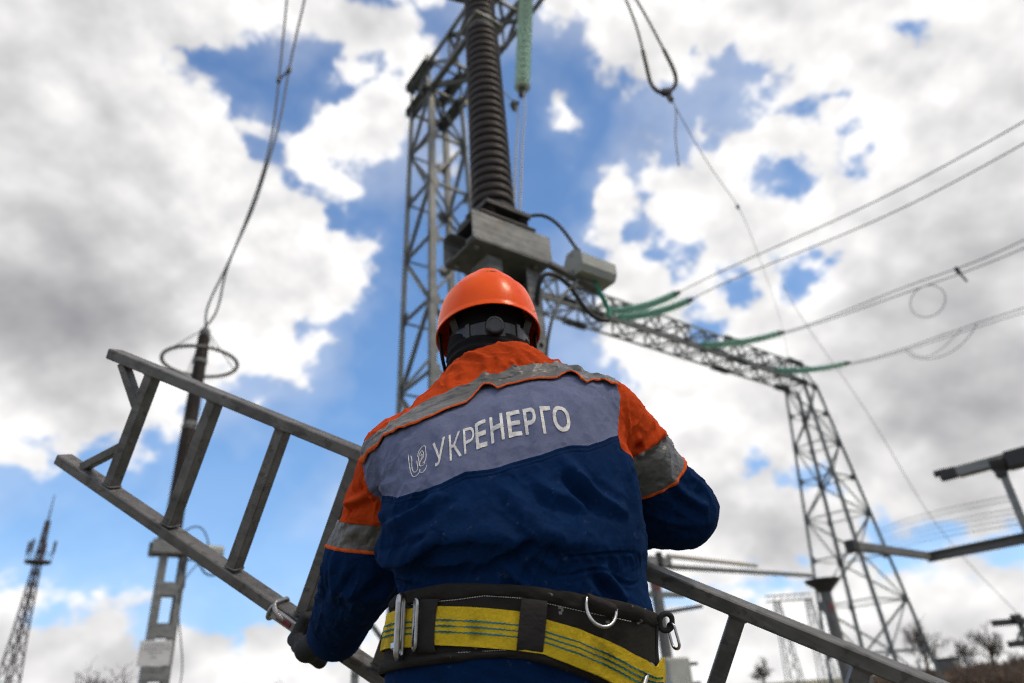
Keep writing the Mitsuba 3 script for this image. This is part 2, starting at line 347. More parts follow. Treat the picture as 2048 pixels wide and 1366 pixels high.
def lattice_tower(root, c, w0, w1, h, nseg, leg=0.09, br=0.05, xbrace=False):
    legs = tower_legs(c, w0, w1, h)
    for k, (a, b) in enumerate(legs):
        put(root, "leg", angle(a, b, leg, 0.012, ref=E1 if k % 2 else E2), LATT)
    at = lambda k, t: legs[k % 4][0] * (1 - t) + legs[k % 4][1] * t
    # panels get shorter towards the top as the tower narrows
    ts = np.linspace(0, 1, nseg + 1)
    g = 0.75 * (w0 - w1) / max(w0, 1e-6)
    ts = ts + g * 0.35 * ts * (1 - ts)
    parts, plates = [], []
    for k in range(4):
        for s in range(nseg):
            p0, p1, q0, q1 = at(k, ts[s]), at(k, ts[s + 1]), at(k + 1, ts[s]), at(k + 1, ts[s + 1])
            if xbrace:
                parts += [angle(p0, q1, br, 0.008), angle(q0, p1, br, 0.008)]
            else:
                parts.append(angle(p0, q1, br, 0.008) if (s + k) % 2 else angle(q0, p1, br, 0.008))
            if s:
                parts.append(angle(p0, q0, br * 0.8, 0.008))
            d = unit(q1 - p1)
            plates += [obox(p1 + d * 0.07, d, EZ, np.cross(d, EZ), 0.2, 0.22, 0.012)]
    put(root, "bracing", CM(parts), LATT, kind="stuff")
    put(root, "joint_plates", CM(plates), LATT, kind="stuff")
    for a, _ in legs:
        put(root, "footing", cbox(a * [1, 1, 0] + EZ * 0.05, E1, E2, EZ, 0.5, 0.5, 0.4, 0.03), CONC)

def lattice_beam(root, c0, d, length, w, hgt, nseg, side, chord=0.085, br=0.05, splices=()):
    c0, d = np.asarray(c0, float), unit(d)
    cs = [c0 + side * sx * w + EZ * z for sx, z in ((-1, 0), (1, 0), (1, hgt), (-1, hgt))]
    for k, a in enumerate(cs):
        put(root, "beam_chord", angle(a, a + d * length, chord, 0.011, ref=side if k % 2 else EZ), LATT)
    parts = []
    step = length / nseg
    for k in range(4):
        a, b = cs[k], cs[(k + 1) % 4]
        for s in range(nseg):
            u, v = (a, b) if s % 2 else (b, a)
            parts.append(angle(u + d * step * s, v + d * step * (s + 1), br, 0.008))
            parts.append(angle(a + d * step * s, b + d * step * s, br * 0.9, 0.008))
    put(root, "beam_bracing", CM(parts), LATT, kind="stuff")
    for s in splices:
        for a in cs:
            pl = []
            pl += [obox(a + d * s, d, EZ, np.cross(d, EZ), 0.75, 0.26, 0.016), obox(a + d * s, d, np.cross(EZ, d), EZ, 0.75, 0.24, 0.016)]
            for k in (-.4, -.2, .2, .4):
                pl.append(obox(a + d * (s + k), d, side, EZ, 0.05, 0.18, 0.18))
            put(root, "splice_plate", CM(pl), LATT)

HG = 10.95
g1 = thing("lattice_gantry", "tall steel lattice gantry standing just left of the nearest insulator column, its beam running overhead", "gantry")
GA = np.array([-1.09, 9.29, 0])
lattice_tower(g1, GA, 0.58, 0.34, HG, 9, 0.09, 0.05)
lattice_beam(g1, GA + EZ * HG - (-E2) * 0.36, -E2, 12.1, 0.34, 0.66, 17, E1, splices=(0.36, 5.4))
lattice_tower(g1, GA - E2 * 11.4, 0.50, 0.34, HG, 9, 0.095, 0.055)
g2 = thing("lattice_gantry", "farther lattice portal whose beam runs right behind the worker to a splayed four legged tower", "gantry")
BL, BR = np.array([-0.68, 15.6, 0]), np.array([10.97, 24.56, 0])
bd = unit(BR - BL)
lattice_tower(g2, BR, 1.22, 0.40, HG, 8, 0.10, 0.055)
lattice_tower(g2, BL, 0.95, 0.40, HG, 8, 0.10, 0.055)
lattice_beam(g2, BL + EZ * HG - bd * 0.5, bd, np.linalg.norm(BR - BL) + 1.0, 0.40, 0.78, 22, E2, splices=(4.1, 10.9, 14.6))

# ------------------------------------------------------------------ surge arresters on slotted posts
def shed_profile(z0, z1, r0, r1, pitch=0.072):
    out, nz = [(0.02, z0), (r0 - 0.03, z0)], int(round((z1 - z0) / pitch))
    for k in range(nz):
        z = z0 + (z1 - z0) * k / nz
        p = (z1 - z0) / nz
        r = r0 + (r1 - r0) * k / nz
        for f, q in ((0.0, 0.024), (0.07, 0.019), (0.13, 0.008), (0.24, 0.002), (0.40, 0.0), (0.58, 0.0005), (0.76, 0.003), (0.87, 0.009), (0.94, 0.019)):
            out.append((r - q, z + f * p))
    return out + [(r1 - 0.03, z1), (0.02, z1)]

def arrester(c, name_label, near):
    """c: ground point under the column; u runs along E1, v along E2"""
    c = np.array([c[0], c[1], 0.0])
    L = lambda u, v, z: c + u * E1 + v * E2 + EZ * z
    r = thing("surge_arrester", name_label, "surge arrester", "surge arresters on slotted steel posts")
    # post: two channels with batten plates that leave slots
    pc, w, dp = 0.088, 0.208, 0.10
    for s in (-1, 1):
        cu = pc + s * (w - 0.0045)
        m = [obox(L(cu, 0.03, 1.74), E1, E2, EZ, 0.009, 0.2, 3.48)]
        for v in (-0.07 + 0.004, 0.13 - 0.004):
            m.append(obox(L(pc + s * (w - 0.06), v, 1.74), E1, E2, EZ, 0.10, 0.008, 3.48))
        put(r, "post_channel", CM(m), GALV)
    for k in range(6):
        z = 3.40 - 0.56 - 0.62 * k
        for v in (-0.074, 0.134):
            put(r, "batten_plate", cbox(L(pc, v, z + 0.1), E1, E2, EZ, 0.39, 0.008, 0.21, 0.002), GALV)
    put(r, "footing", cbox(L(pc, 0.03, 0.02), E1, E2, EZ, 0.8, 0.7, 0.3, 0.03), CONC)
    # head: plate with a channel along each long side
    put(r, "head_plate", cbox(L(0.025, 0.02, 3.487), E1, E2, EZ, 0.60, 0.37, 0.014, 0.002), GALVD)
    for s in (-1, 1):
        v0 = 0.02 + s * 0.18
        m = [cbox(L(0.025, v0, 3.60), E1, E2, EZ, 0.62, 0.010, 0.21, 0.002), obox(L(0.025, v0 - s * 0.045, 3.70), E1, E2, EZ, 0.618, 0.08, 0.009),
             obox(L(0.025, v0 - s * 0.045, 3.50), E1, E2, EZ, 0.618, 0.08, 0.009)]
        put(r, "head_channel", CM(m), GALV)
    m = [cbox(L(0.0, 0.0, 3.725), E1, E2, EZ, 0.44, 0.34, 0.02, 0.003), cbox(L(0, 0, 3.815), E1, E2, EZ, 0.36, 0.36, 0.04, 0.006)]
    put(r, "base_frame", CM(m), DARKM)
    for u, v in ((-.13, -.13), (.13, -.13), (.13, .13), (-.13, .13)):
        put(r, "insulating_foot", lathe([(0.0, 3.735), (0.03, 3.735), (0.032, 3.745), (0.045, 3.755), (0.03, 3.765), (0.045, 3.775), (0.03, 3.785), (0.03, 3.796), (0, 3.796)], L(u, v, 0), n=16), DARKM, smooth=40)
    put(r, "base_flange", lathe([(0, 3.836), (0.17, 3.836), (0.172, 3.86), (0.15, 3.875), (0.125, 3.92), (0.1, 3.92)], L(0, 0, 0), n=32), DARKM, smooth=40)
    put(r, "lower_column", lathe(shed_profile(3.915, 5.71, 0.150, 0.132), L(0, 0, 0), n=72 if near else 36), PORC, smooth=50)
    put(r, "middle_flange", CM([cbox(L(0, 0, 5.765), E1, E2, EZ, 0.255, 0.255, 0.016, 0.003), lathe([(0, 5.70), (0.11, 5.70), (0.115, 5.83), (0, 5.83)], L(0, 0, 0), n=32)]), GALV)
    put(r, "upper_column", lathe(shed_profile(5.82, 7.62, 0.128, 0.112), L(0, 0, 0), n=72 if near else 36), PORC, smooth=50)
    put(r, "top_cap", lathe([(0, 7.62), (0.09, 7.62), (0.1, 7.66), (0.09, 7.74), (0.05, 7.76), (0.03, 7.86), (0, 7.87)], L(0, 0, 0), n=32), GALVD, smooth=40)
    put(r, "collar", lathe([(0.09, 7.02), (0.132, 7.02), (0.132, 7.09), (0.09, 7.09)], L(0, 0, 0), n=32), GALV)
    put(r, "grading_ring", ring(L(0, 0, 7.05), 0.66, 0.034, n=96, sides=14), GALVD, smooth=True)
    for k in range(4):
        a = math.pi / 4 + k * math.pi / 2
        q = np.array([math.cos(a), math.sin(a), 0])
        put(r, "ring_strut", tube([L(0, 0, 7.70) + q * 0.08, L(0, 0, 7.08) + q * 0.64], 0.011, 8), GALV, smooth=True)
    # counter box on a bar, with its cables
    put(r, "box_bracket", bar(L(0.30, -0.17, 3.475), L(0.72, -0.17, 3.40), 0.05, 0.03), GALVD)
    bx = L(0.655, -0.19, 3.54)
    prof = np.array([(-.065, -.095), (.075, -.095), (.092, -.06), (.092, .02), (.05, .095), (-.03, .095), (-.092, .035), (-.092, -.05)])
    body = trimesh.convex.convex_hull(np.array([bx + du * E1 + y * E2 + z * EZ for du in (-.150, .150) for y, z in prof]))
    bk = put(r, "counter_box", body, BOXP)
    put(bk, "lid", trimesh.convex.convex_hull(np.array([bx + du * E1 + y * 1.03 * E2 + z * 1.03 * EZ for du in (-.162, -.146) for y, z in prof])), BOXP)
    put(bk, "cable_gland", lathe([(0, 0.09), (0.02, 0.09), (0.02, 0.125), (0.012, 0.14), (0, 0.14)], bx + E1 * -0.1, n=14), DARKM)
    for z in (-0.06, 0.06):
        put(bk, "lid_bolt", lathe([(0, 0), (0.011, 0), (0.011, 0.007), (0, 0.007)], bx - E1 * 0.161 + EZ * z, -E1, 6), GALV)
    for u in (-0.22, 0.24):
        for v in (-0.10, 0.14):
            put(r, "plate_bolt", lathe([(0, 0), (0.018, 0), (0.018, 0.016), (0, 0.016)], L(u, v, 3.479), -EZ, 6), GALV)
    put(r, "black_cable", tube(spline([L(0.17, -0.03, 3.86), L(0.26, -0.06, 3.93), L(0.38, -0.10, 3.95), L(0.47, -0.13, 3.88), L(0.53, -0.16, 3.76), bx + E1 * -0.1 + EZ * 0.13], 36), 0.013, 10), BLACKR, smooth=True)
    put(r, "green_cable", tube(spline([bx + E1 * 0.02 - EZ * 0.09, bx + E1 * 0.05 - EZ * 0.17, bx + E1 * 0.10 - EZ * 0.26, bx + E1 * 0.10 - EZ * 0.36], 24), 0.016, 10), GREENW, smooth=True)
    put(r, "black_hose", tube(spline([bx + E1 * 0.10 - EZ * 0.37, bx + E1 * 0.02 - EZ * 0.39, bx - E1 * 0.08 - EZ * 0.36, bx - E1 * 0.20 - EZ * 0.22, bx - E1 * 0.30 - EZ * 0.16, bx - E1 * 0.42 - EZ * 0.18, L(0.235, -0.09, 3.24), L(0.235, -0.085, 2.9)], 48), 0.017, 10), BLACKR, smooth=True)
    put(r, "grey_cable", tube(spline([bx - E1 * 0.10 - EZ * 0.09, bx - E1 * 0.2 - EZ * 0.2, bx - E1 * 0.36 - EZ * 0.42, L(0.25, -0.1, 2.8), L(0.25, -0.1, 1.2)], 40), 0.011, 8), GALVD, smooth=True)
    if not near:
        sg = put(r, "sign_plate", cbox(L(0.02, -0.085, 1.99), E1, E2, EZ, 0.46, 0.006, 0.36, 0.001), SIGNW, label="white notice plate")
        m = []
        R2 = np.random.default_rng(3)
        for row, (z, wd, hh) in enumerate(((0.115, .34, .03), (0.06, .36, .03), (0.005, .2, .025), (-0.06, .10, .025))):
            u = -wd / 2
            while u < wd / 2:
                l = R2.uniform(0.012, 0.03)
                m.append(obox(L(0.02 + u + l / 2, -0.0895, 1.99 + z), E1, E2, EZ, l, 0.002, hh * R2.uniform(0.7, 1)))
                u += l + R2.uniform(0.008, 0.014)
        put(sg, "print", CM(m), PRINT)
    return r

arrester((-0.06, 3.70), "nearest surge arrester, its dark ribbed column rising straight above the orange helmet", True)
arrester((-5.94, 11.45), "surge arrester with a grading ring, seen through the ladder at left", False)

# ------------------------------------------------------------------ insulator strings and conductors
def disc_string(p, q, label, discs, group, rd=0.125, sag=0.0, glass=None):
    r = thing("insulator_string", label, "insulator string", group)
    p, q = np.asarray(p, float), np.asarray(q, float)
    n = discs
    ts = (np.arange(n) + 0.5) / n
    pts = p + (q - p) * ts[:, None] - EZ * (sag * 4 * ts * (1 - ts))[:, None]
    full = np.vstack([p, pts, q])
    pitch = np.linalg.norm(q - p) / n
    caps = []
    for i in range(n):
        d = unit(full[i + 2] - full[i])
        rr = rd
        prof = [(0.0, 0.30 * pitch), (0.045, 0.28 * pitch), (0.052, 0.10 * pitch), (rr * 0.70, 0.02 * pitch), (rr * 0.97, -0.10 * pitch), (rr, -0.17 * pitch), (rr * 0.95, -0.20 * pitch), (rr * 0.80, -0.12 * pitch), (rr * 0.70, -0.20 * pitch), (rr * 0.58, -0.10 * pitch), (0.045, -0.12 * pitch), (0.0, -0.12 * pitch)]
        put(r, "glass_disc", lathe(prof[::-1], pts[i], -d, 20), glass or GLASSG, smooth=35)
        caps.append(tube([pts[i] - d * pitch * 0.5, pts[i] - d * pitch * 0.12, pts[i] - d * pitch * 0.10, pts[i] + d * pitch * 0.10, pts[i] + d * pitch * 0.12, pts[i] + d * pitch * 0.5], [0.018, 0.018, 0.018, 0.018, 0.036, 0.036], 8))
    put(r, "metal_pins", CM(caps), GALVD, kind="stuff")
    d = unit(q - full[-2])
    put(r, "end_clamp", CM([bar(q - d * 0.02, q + d * 0.14, 0.06, 0.1)]), DARKM)
    return r

G = "glass insulator strings of the gantries"
disc_string((0.637, 7.146, 10.92), (0.426, 7.146, 8.87), "pale green glass insulator string hanging beside the nearest dark column", 15, G, 0.120, glass=GLASSP)
disc_string((2.998, 18.035, 11.25), (4.54, 15.979, 10.45), "upper of the two parallel green insulator strings at the inner end of the far beam", 17, G, sag=0.13)
disc_string((3.299, 18.45, 11.25), (4.938, 16.265, 10.38), "lower of the two parallel green insulator strings at the inner end of the far beam", 17, G, sag=0.13)
disc_string((6.323, 20.692, 11.2), (8.068, 18.366, 10.23), "green insulator string attached at the middle of the far beam", 18, G, sag=0.12)
disc_string((9.612, 23.249, 11.2), (11.193, 21.14, 10.3), "green insulator string closest to the splayed far tower", 18, G, sag=0.12)

def wire(name, pts, r, label, cat="wire", group=None, n=60, material=ALU):
    return alone(name, tube(spline(pts, n), r, 8), material, label, cat, group, smooth=True)

GC = "conductors leaving the insulator strings"
def beyond(pts, k):
    p = np.asarray(pts, float)
    d = p[-1] - p[-2]
    return np.vstack([p, p[-1] + d * k + EZ * 0.05 * k])
wire("conductor", beyond([(4.54, 15.979, 10.45), (6.473, 13.401, 10.045), (8.141, 11.178, 9.68), (9.502, 9.363, 9.575)], 2), 0.015, "topmost conductor crossing the clouds to the right edge", "conductor", GC)
wire("conductor", beyond([(4.938, 16.265, 10.38), (6.647, 13.986, 10.006), (8.354, 11.71, 9.57), (9.759, 9.836, 9.476)], 2), 0.015, "second conductor from the top at the right edge, running below its twin", "conductor", GC)
wire("conductor", beyond([(8.068, 18.366, 10.23), (9.389, 16.605, 9.93), (10.594, 14.998, 9.74), (11.286, 14.075, 9.59), (11.921, 13.228, 9.56)], 2), 0.015, "upper conductor of the middle pair at the right edge", "conductor", GC)
wire("conductor", beyond([(8.09, 18.35, 10.17), (9.42, 16.60, 9.83), (10.63, 14.99, 9.58), (11.32, 14.07, 9.44), (11.96, 13.22, 9.38)], 2), 0.015, "lower conductor of the middle pair at the right edge, with a spacer hanging on it", "conductor", GC)
wire("conductor", beyond([(11.193, 21.14, 10.3), (12.26, 19.718, 10.0), (13.167, 18.508, 9.9), (14.339, 16.946, 9.73)], 2), 0.015, "lowest conductor at the right edge, leaving the string closest to the far tower", "conductor", GC)
wire("conductor", beyond([(11.2, 21.12, 10.24), (12.28, 19.70, 9.92), (13.2, 18.49, 9.79), (14.37, 16.94, 9.60)], 2), 0.012, "thin conductor just under the lowest one at the right edge", "conductor", GC)
sp = thing("spacer", "small spacer hanging below the middle pair of conductors at right", "spacer")
put(sp, "clamp", tube([(11.02, 14.40, 9.66), (11.04, 14.38, 9.50)], 0.05, 8), DARKM)
put(sp, "tail", bar((11.04, 14.38, 9.50), (11.12, 14.36, 9.22), 0.04), GALVD)

p_mid, p_low = np.array([10.35, 15.33, 9.66]), np.array([12.55, 19.33, 9.95])
a = np.linspace(0, 2 * np.pi, 40)
alone("jumper_loop", ring(p_mid + np.array([0.25, -0.1, -0.42]), 0.42, 0.012, unit(np.array([0.6, -0.8, 0])), EZ, 48, 6), ALU, "round jumper loop hanging under the middle conductors", "cable loop", smooth=True)
wire("jumper_loop", [(12.35, 19.60, 9.95), (12.5, 19.38, 9.52), (12.9, 18.86, 9.30), (13.3, 18.3, 9.45), (13.6, 17.9, 9.82)], 0.012, "sagging jumper loop hanging under the lowest conductor", "cable loop")
wire("jumper_loop", [(12.40, 19.55, 9.93), (12.75, 19.05, 9.45), (13.05, 18.65, 9.60), (13.35, 18.25, 9.84)], 0.010, "smaller inner loop hanging under the lowest conductor", "cable loop")

# twin conductor down to the left arrester
tw1 = [(-5.94, 11.45, 7.84), (-5.953, 11.43, 7.93), (-5.681, 11.2, 8.72), (-5.043, 10.7, 10.011), (-4.68, 10.3, 10.796), (-4.431, 9.9, 11.733), (-4.309, 9.6, 12.382), (-4.124, 9.1, 13.531), (-3.9, 8.4, 15.2)]
tw2 = [(-5.94, 11.45, 7.84), (-5.84, 11.43, 7.95), (-5.601, 11.2, 8.713), (-4.992, 10.7, 10.006), (-4.629, 10.3, 10.791), (-4.308, 9.9, 11.721), (-4.129, 9.6, 12.654), (-3.815, 9.1, 13.496), (-3.45, 8.4, 15.2)]
GT = "twin conductors dropping to the left surge arrester"
wire("drop_conductor", tw1, 0.022, "left wire of the twin conductor dropping to the ringed surge arrester", "conductor", GT, 80)
wire("drop_conductor", tw2, 0.022, "right wire of the twin conductor dropping to the ringed surge arrester", "conductor", GT, 80)
sp = thing("spacer", "spacer rod holding the twin conductor apart at upper left", "spacer")
put(sp, "rod", bar((-4.309, 9.6, 12.382), (-4.129, 9.6, 12.654), 0.03), DARKM)
for q in ((-4.309, 9.6, 12.382), (-4.129, 9.6, 12.654)):
    put(sp, "clamp", cbox(q, E1, E2, EZ, 0.08, 0.08, 0.12, 0.01), DARKM)

# thick conductor loop with its clamp, upper right
loop = [(1.78, 6, 9.9), (1.856, 6, 9.182), (1.923, 6, 8.524), (1.932, 6, 7.96), (1.933, 6, 7.69), (1.951, 6, 7.496), (2.052, 6, 7.365), (2.183, 6, 7.419), (2.256, 6, 7.585), (2.241, 6, 7.854), (2.171, 6, 8.258), (2.088, 6, 8.701), (1.988, 6, 9.167), (1.84, 6, 9.9)]
lk = thing("conductor_loop", "thick conductor bent into a hanging loop against the clouds at upper right", "cable loop")
lp = spline(loop, 110)
rr = np.where(lp[:, 2] < 8.15, 0.026, 0.017)
put(lk, "conductor", tube(lp, rr, 10), DARKM, smooth=True)
put(lk, "clamp", CM([cbox((2.10, 6, 7.37), np.array([1.0, 0, 0]), np.array([0, 1.0, 0]), EZ, 0.12, 0.08, 0.09, 0.015), bar((2.10, 6, 7.36), (2.14, 6, 7.22), 0.05)]), DARKM)
put(lk, "tail_wire", tube(spline([(2.14, 6, 7.25), (2.156, 6, 7.03), (2.10, 6, 6.75), (2.06, 6, 6.45), (2.04, 6.0, 6.2)], 30), 0.009, 8), ALU, smooth=True)
wire("guy_wire", [(2.14, 6, 7.24), (2.31, 6.3, 7.24), (4.284, 10, 8.658), (6.175, 14, 10.058), (8.916, 20, 11.545), (10.6, 24.1, 11.6)], 0.006, "thin wire running from the hanging loop down to the far tower", "wire")
cb = thing("wire_clamp", "small clamp on the thin wire in the white clouds right of centre", "clamp")
put(cb, "body", cbox((4.284, 10, 8.64), E1, E2, EZ, 0.05, 0.05, 0.09, 0.01), GALVD)
wire("guy_wire", [(8.42, 18, 11.7), (8.965, 18, 9.562), (9.356, 18, 8.404), (9.947, 18, 6.277), (10.457, 18, 4.295), (11.019, 18, 3.083), (11.605, 18, 2.088), (12.6, 18, 0.0)], 0.009, "guy wire slanting down to the ground right of the splayed tower", "wire")

# droppers under the hanging string
GD = "droppers below the hanging glass string"
wire("dropper_wire", [(0.44, 7.10, 8.78), (0.42, 6.8, 8.2), (0.347, 6.2, 7.212), (0.22, 5.2, 5.6), (0.10, 4.4, 4.3), (0.02, 3.83, 3.94)], 0.012, "right wire dropping from the glass string to the nearest arrester", "wire", GD)
wire("dropper_wire", [(0.30, 7.14, 8.57), (0.31, 6.8, 8.0), (0.26, 6.2, 7.1), (0.16, 5.2, 5.6), (0.06, 4.4, 4.3), (0.00, 3.84, 3.94)], 0.012, "left wire dropping beside the glass string to the nearest arrester", "wire", GD)
wire("dropper_wire", [(0.0, 7.6, 9.8), (0.1, 7.4, 9.2), (0.22, 7.2, 8.8), (0.29, 7.14, 8.6)], 0.012, "short wire reaching the dark clamp left of the glass string", "wire", GD)
ck = thing("wire_clamp", "dark clamp at the lower end of the wires left of the glass string", "clamp")
put(ck, "body", cbox((0.295, 7.14, 8.55), E1, E2, EZ, 0.09, 0.09, 0.16, 0.015), DARKM)
put(ck, "bolt", tube([(0.22, 7.1, 8.52), (0.36, 7.1, 8.57)], 0.02, 8), DARKM)


# ------------------------------------------------------------------ disconnectors, far structures, trees
XA, YA = np.array([1.0, 0, 0]), np.array([0, 1.0, 0])
V3 = lambda *a: np.array(a, float)

def channel(a, b, h, w, t=0.010):
    """channel section, web upright, flanges to the side"""
    d = unit(b - a)
    s = unit(np.cross(EZ, d))
    L, m = np.linalg.norm(b - a), (a + b) / 2
    return CM([obox(m, d, s, EZ, L, t, h)] + [obox(m + s * (w / 2 + t / 2) + EZ * z, d, s, EZ, L, w, t) for z in (h / 2 - t / 2, -h / 2 + t / 2)])

# near disconnector: frame of two channels, rotating post with its arm, sign plate, on legs outside the frame
dc = thing("disconnector", "disconnector on a channel frame at the right edge, its dark contact arm pointing left", "switchgear", "disconnectors of the switchyard")
FA, K, FB = V3(4.53, 9.99, 2.6), V3(6.574, 11.70, 2.6), V3(8.37, 9.30, 2.6)
put(dc, "frame_channel", channel(FA, K, 0.11, 0.07), GALVD)
put(dc, "frame_channel", channel(FB, K + unit(K - FB) * 0.09 - EZ * 0.012, 0.15, 0.08), GALVD)
put(dc, "end_bracket", cbox(FA + V3(0.02, 0.0, -0.03), E1, E2, EZ, 0.16, 0.14, 0.16, 0.01), DARKM)
for q in (FB, FB + V3(0.9, 0.75, 0)):
    put(dc, "frame_leg", bar(q * [1, 1, 0] - EZ * 0.05, q - EZ * 0.08, 0.12), GALVD)
put(dc, "frame_channel", channel(FB, FB + V3(0.9, 0.75, 0), 0.12, 0.07), GALVD)
pp = V3(7.43, 10.57, 2.67)
put(dc, "rotating_post", tube([pp, pp + EZ * 1.0], 0.055, 14), GALV, smooth=40)
put(dc, "post_head", lathe([(0, 0.93), (0.10, 0.93), (0.15, 1.02), (0.16, 1.10), (0.10, 1.16), (0, 1.17)], pp, n=24), DARKM, smooth=40)
ta, tb = V3(6.80, 11.06, 3.72), V3(8.7, 9.60, 3.86)
ad = unit(tb - ta)
asd = unit(np.cross(EZ, ad))
for s in (-1, 1):
    put(dc, "contact_arm", cbox((ta + tb) / 2 + asd * s * 0.06 + ad * 0.10 * s, ad, asd, EZ, np.linalg.norm(tb - ta) - 0.25, 0.08, 0.16, 0.012), GALV)
put(dc, "contact_tip", CM([cbox(ta + ad * 0.10 - asd * 0.06, ad, asd, EZ, 0.26, 0.10, 0.18, 0.02), cbox(ta + ad * 0.0 - asd * 0.06 + EZ * 0.05, ad, asd, EZ, 0.2, 0.08, 0.10, 0.015)]), DARKM)
put(dc, "drive_block", CM([cbox(pp + EZ * 1.06 + ad * 0.45, ad, asd, EZ, 0.7, 0.30, 0.26, 0.02), cbox(pp + EZ * 1.0 - ad * 0.02, ad, asd, EZ, 0.16, 0.2, 0.3, 0.02)]), DARKM)
put(dc, "support_insulator", lathe(shed_profile(0.0, 0.78, 0.13, 0.13, 0.06), pp + ad * 0.62, n=32), GALVD, smooth=50)
put(dc, "sign_plate", cbox(pp + ad * 0.62 + unit(V3(-.5, -.8, 0)) * 0.17 + EZ * 0.55, ad, unit(V3(-.5, -.8, 0)), EZ, 0.34, 0.008, 0.20, 0.002), GREENP, label="green plate on the disconnector")
for k in range(6):
    z0, z1 = [3.22, 3.15, 3.03, 2.96, 2.88, 2.80][k], [5.30, 5.16, 4.98, 4.86, 4.72, 4.58][k]
    wire("bus_wire", [(7.40, 10.55, z0), (9.2, 16.2, (z0 + z1) / 2 - 0.10), (12.0, 24.36, z1)], 0.008, ["topmost of the six thin parallel wires left of the right disconnector", "second from the top of the six thin parallel wires at right", "third from the top of the six thin parallel wires at right", "fourth from the top of the six thin parallel wires at right", "fifth from the top of the six thin parallel wires at right", "lowest of the six thin parallel wires left of the right disconnector"][k], "wire", "parallel wires beside the right disconnector", 24)

# middle disconnector: two pillars with tube arms
d2 = thing("disconnector", "disconnector with two pale tube arms above the ladder, right of the worker's elbow", "switchgear", "disconnectors of the switchyard")
q1, q2 = V3(2.25, 13.0, 0), V3(6.94, 17.30, 0)
put(d2, "pillar", lathe([(0, -.05), (0.10, -.05), (0.10, 2.85), (0, 2.85)], q1, n=20), GALVD, smooth=40)
put(d2, "pillar", lathe([(0, -.05), (0.15, -.05), (0.13, 2.85), (0, 2.85)], q2, n=20), GALVD, smooth=40)
put(d2, "pillar_head", CM([cbox(q1 + V3(0.05, 0, 3.03), E1, E2, EZ, 0.62, 0.3, 0.18, 0.02), cbox(q1 + V3(0.02, 0, 2.88), E1, E2, EZ, 0.30, 0.3, 0.14, 0.02)]), GALV)
put(d2, "head_clamp", cbox(q1 + V3(0.12, -0.12, 3.06), E1, E2, EZ, 0.10, 0.12, 0.26, 0.02), DARKM)
put(d2, "pillar_head", lathe([(0, 2.76), (0.16, 2.76), (0.22, 2.86), (0.38, 2.98), (0.40, 3.05), (0, 3.06)], q2, n=24), DARKM, smooth=40)
put(d2, "tube_arm", tube([V3(2.55, 13.0, 3.13), V3(4.90, 15.5, 3.21)], 0.045, 12), CREAM, smooth=40)
put(d2, "tube_arm", tube([V3(2.55, 13.0, 2.94), V3(6.75, 17.2, 3.13)], 0.050, 12), GALV, smooth=40)
put(d2, "cross_bar", bar(V3(1.95, 12.9, 2.49), V3(2.75, 13.15, 2.46), 0.09), GALV)
put(d2, "drive_rod", bar(V3(2.30, 13.0, 2.17), V3(3.20, 13.9, 2.32), 0.07), DARKM)
cbx = V3(2.30, 13.0, 1.13)
put(d2, "drive_box", cbox(cbx, E1, E2, EZ, 0.56, 0.4, 0.62, 0.03), BOXP)
put(d2, "box_handles", CM([bar(cbx + V3(0.25, 0, 0.2), cbx + V3(0.46, 0.1, 0.2), 0.05), bar(cbx + V3(0.25, 0, -0.1), cbx + V3(0.46, 0.1, -0.1), 0.05)]), DARKM, kind="stuff")
for c, r in ((q1 + V3(0.0, -0.10, 2.62), 0.05), (q2 + V3(0.0, -0.145, 2.42), 0.05)):
    put(d2, "red_mark", cbox(c, XA, YA, EZ, 0.10, 0.02, 0.14, 0.004), REDM)

# far disconnector at the right edge
d3 = thing("disconnector", "far small disconnector low at the right edge, two dark bars on thin posts", "switchgear", "disconnectors of the switchyard")
for z, x0 in ((2.36, 17.1), (1.62, 17.4)):
    put(d3, "bar", CM([bar(V3(x0, 28, z), V3(x0 + 4.2, 28.6, z + 0.05), 0.22), cbox(V3(x0 + 0.9, 28, z + 0.08), XA, YA, EZ, 0.3, 0.3, 0.35, 0.03)]), DARKM)
for x in (18.2, 21.0):
    put(d3, "post", bar(V3(x, 28.2, -.05), V3(x, 28.2, 2.4), 0.16), GALVD)
put(d3, "brace", bar(V3(17.7, 28, 1.7), V3(18.2, 28, 2.3), 0.07), GALVD)

# post with a brace, seen through the gap under the left arm
ps = thing("braced_post", "thin steel post with a slanting brace in the gap beside the worker's left arm", "post")
put(ps, "post", bar(V3(-2.17, 9.0, -.05), V3(-2.17, 9.0, 2.3), 0.085), GALV)
put(ps, "brace", bar(V3(-2.17, 9.0, 2.15), V3(-0.55, 9.2, 0.0), 0.06), GALVD)

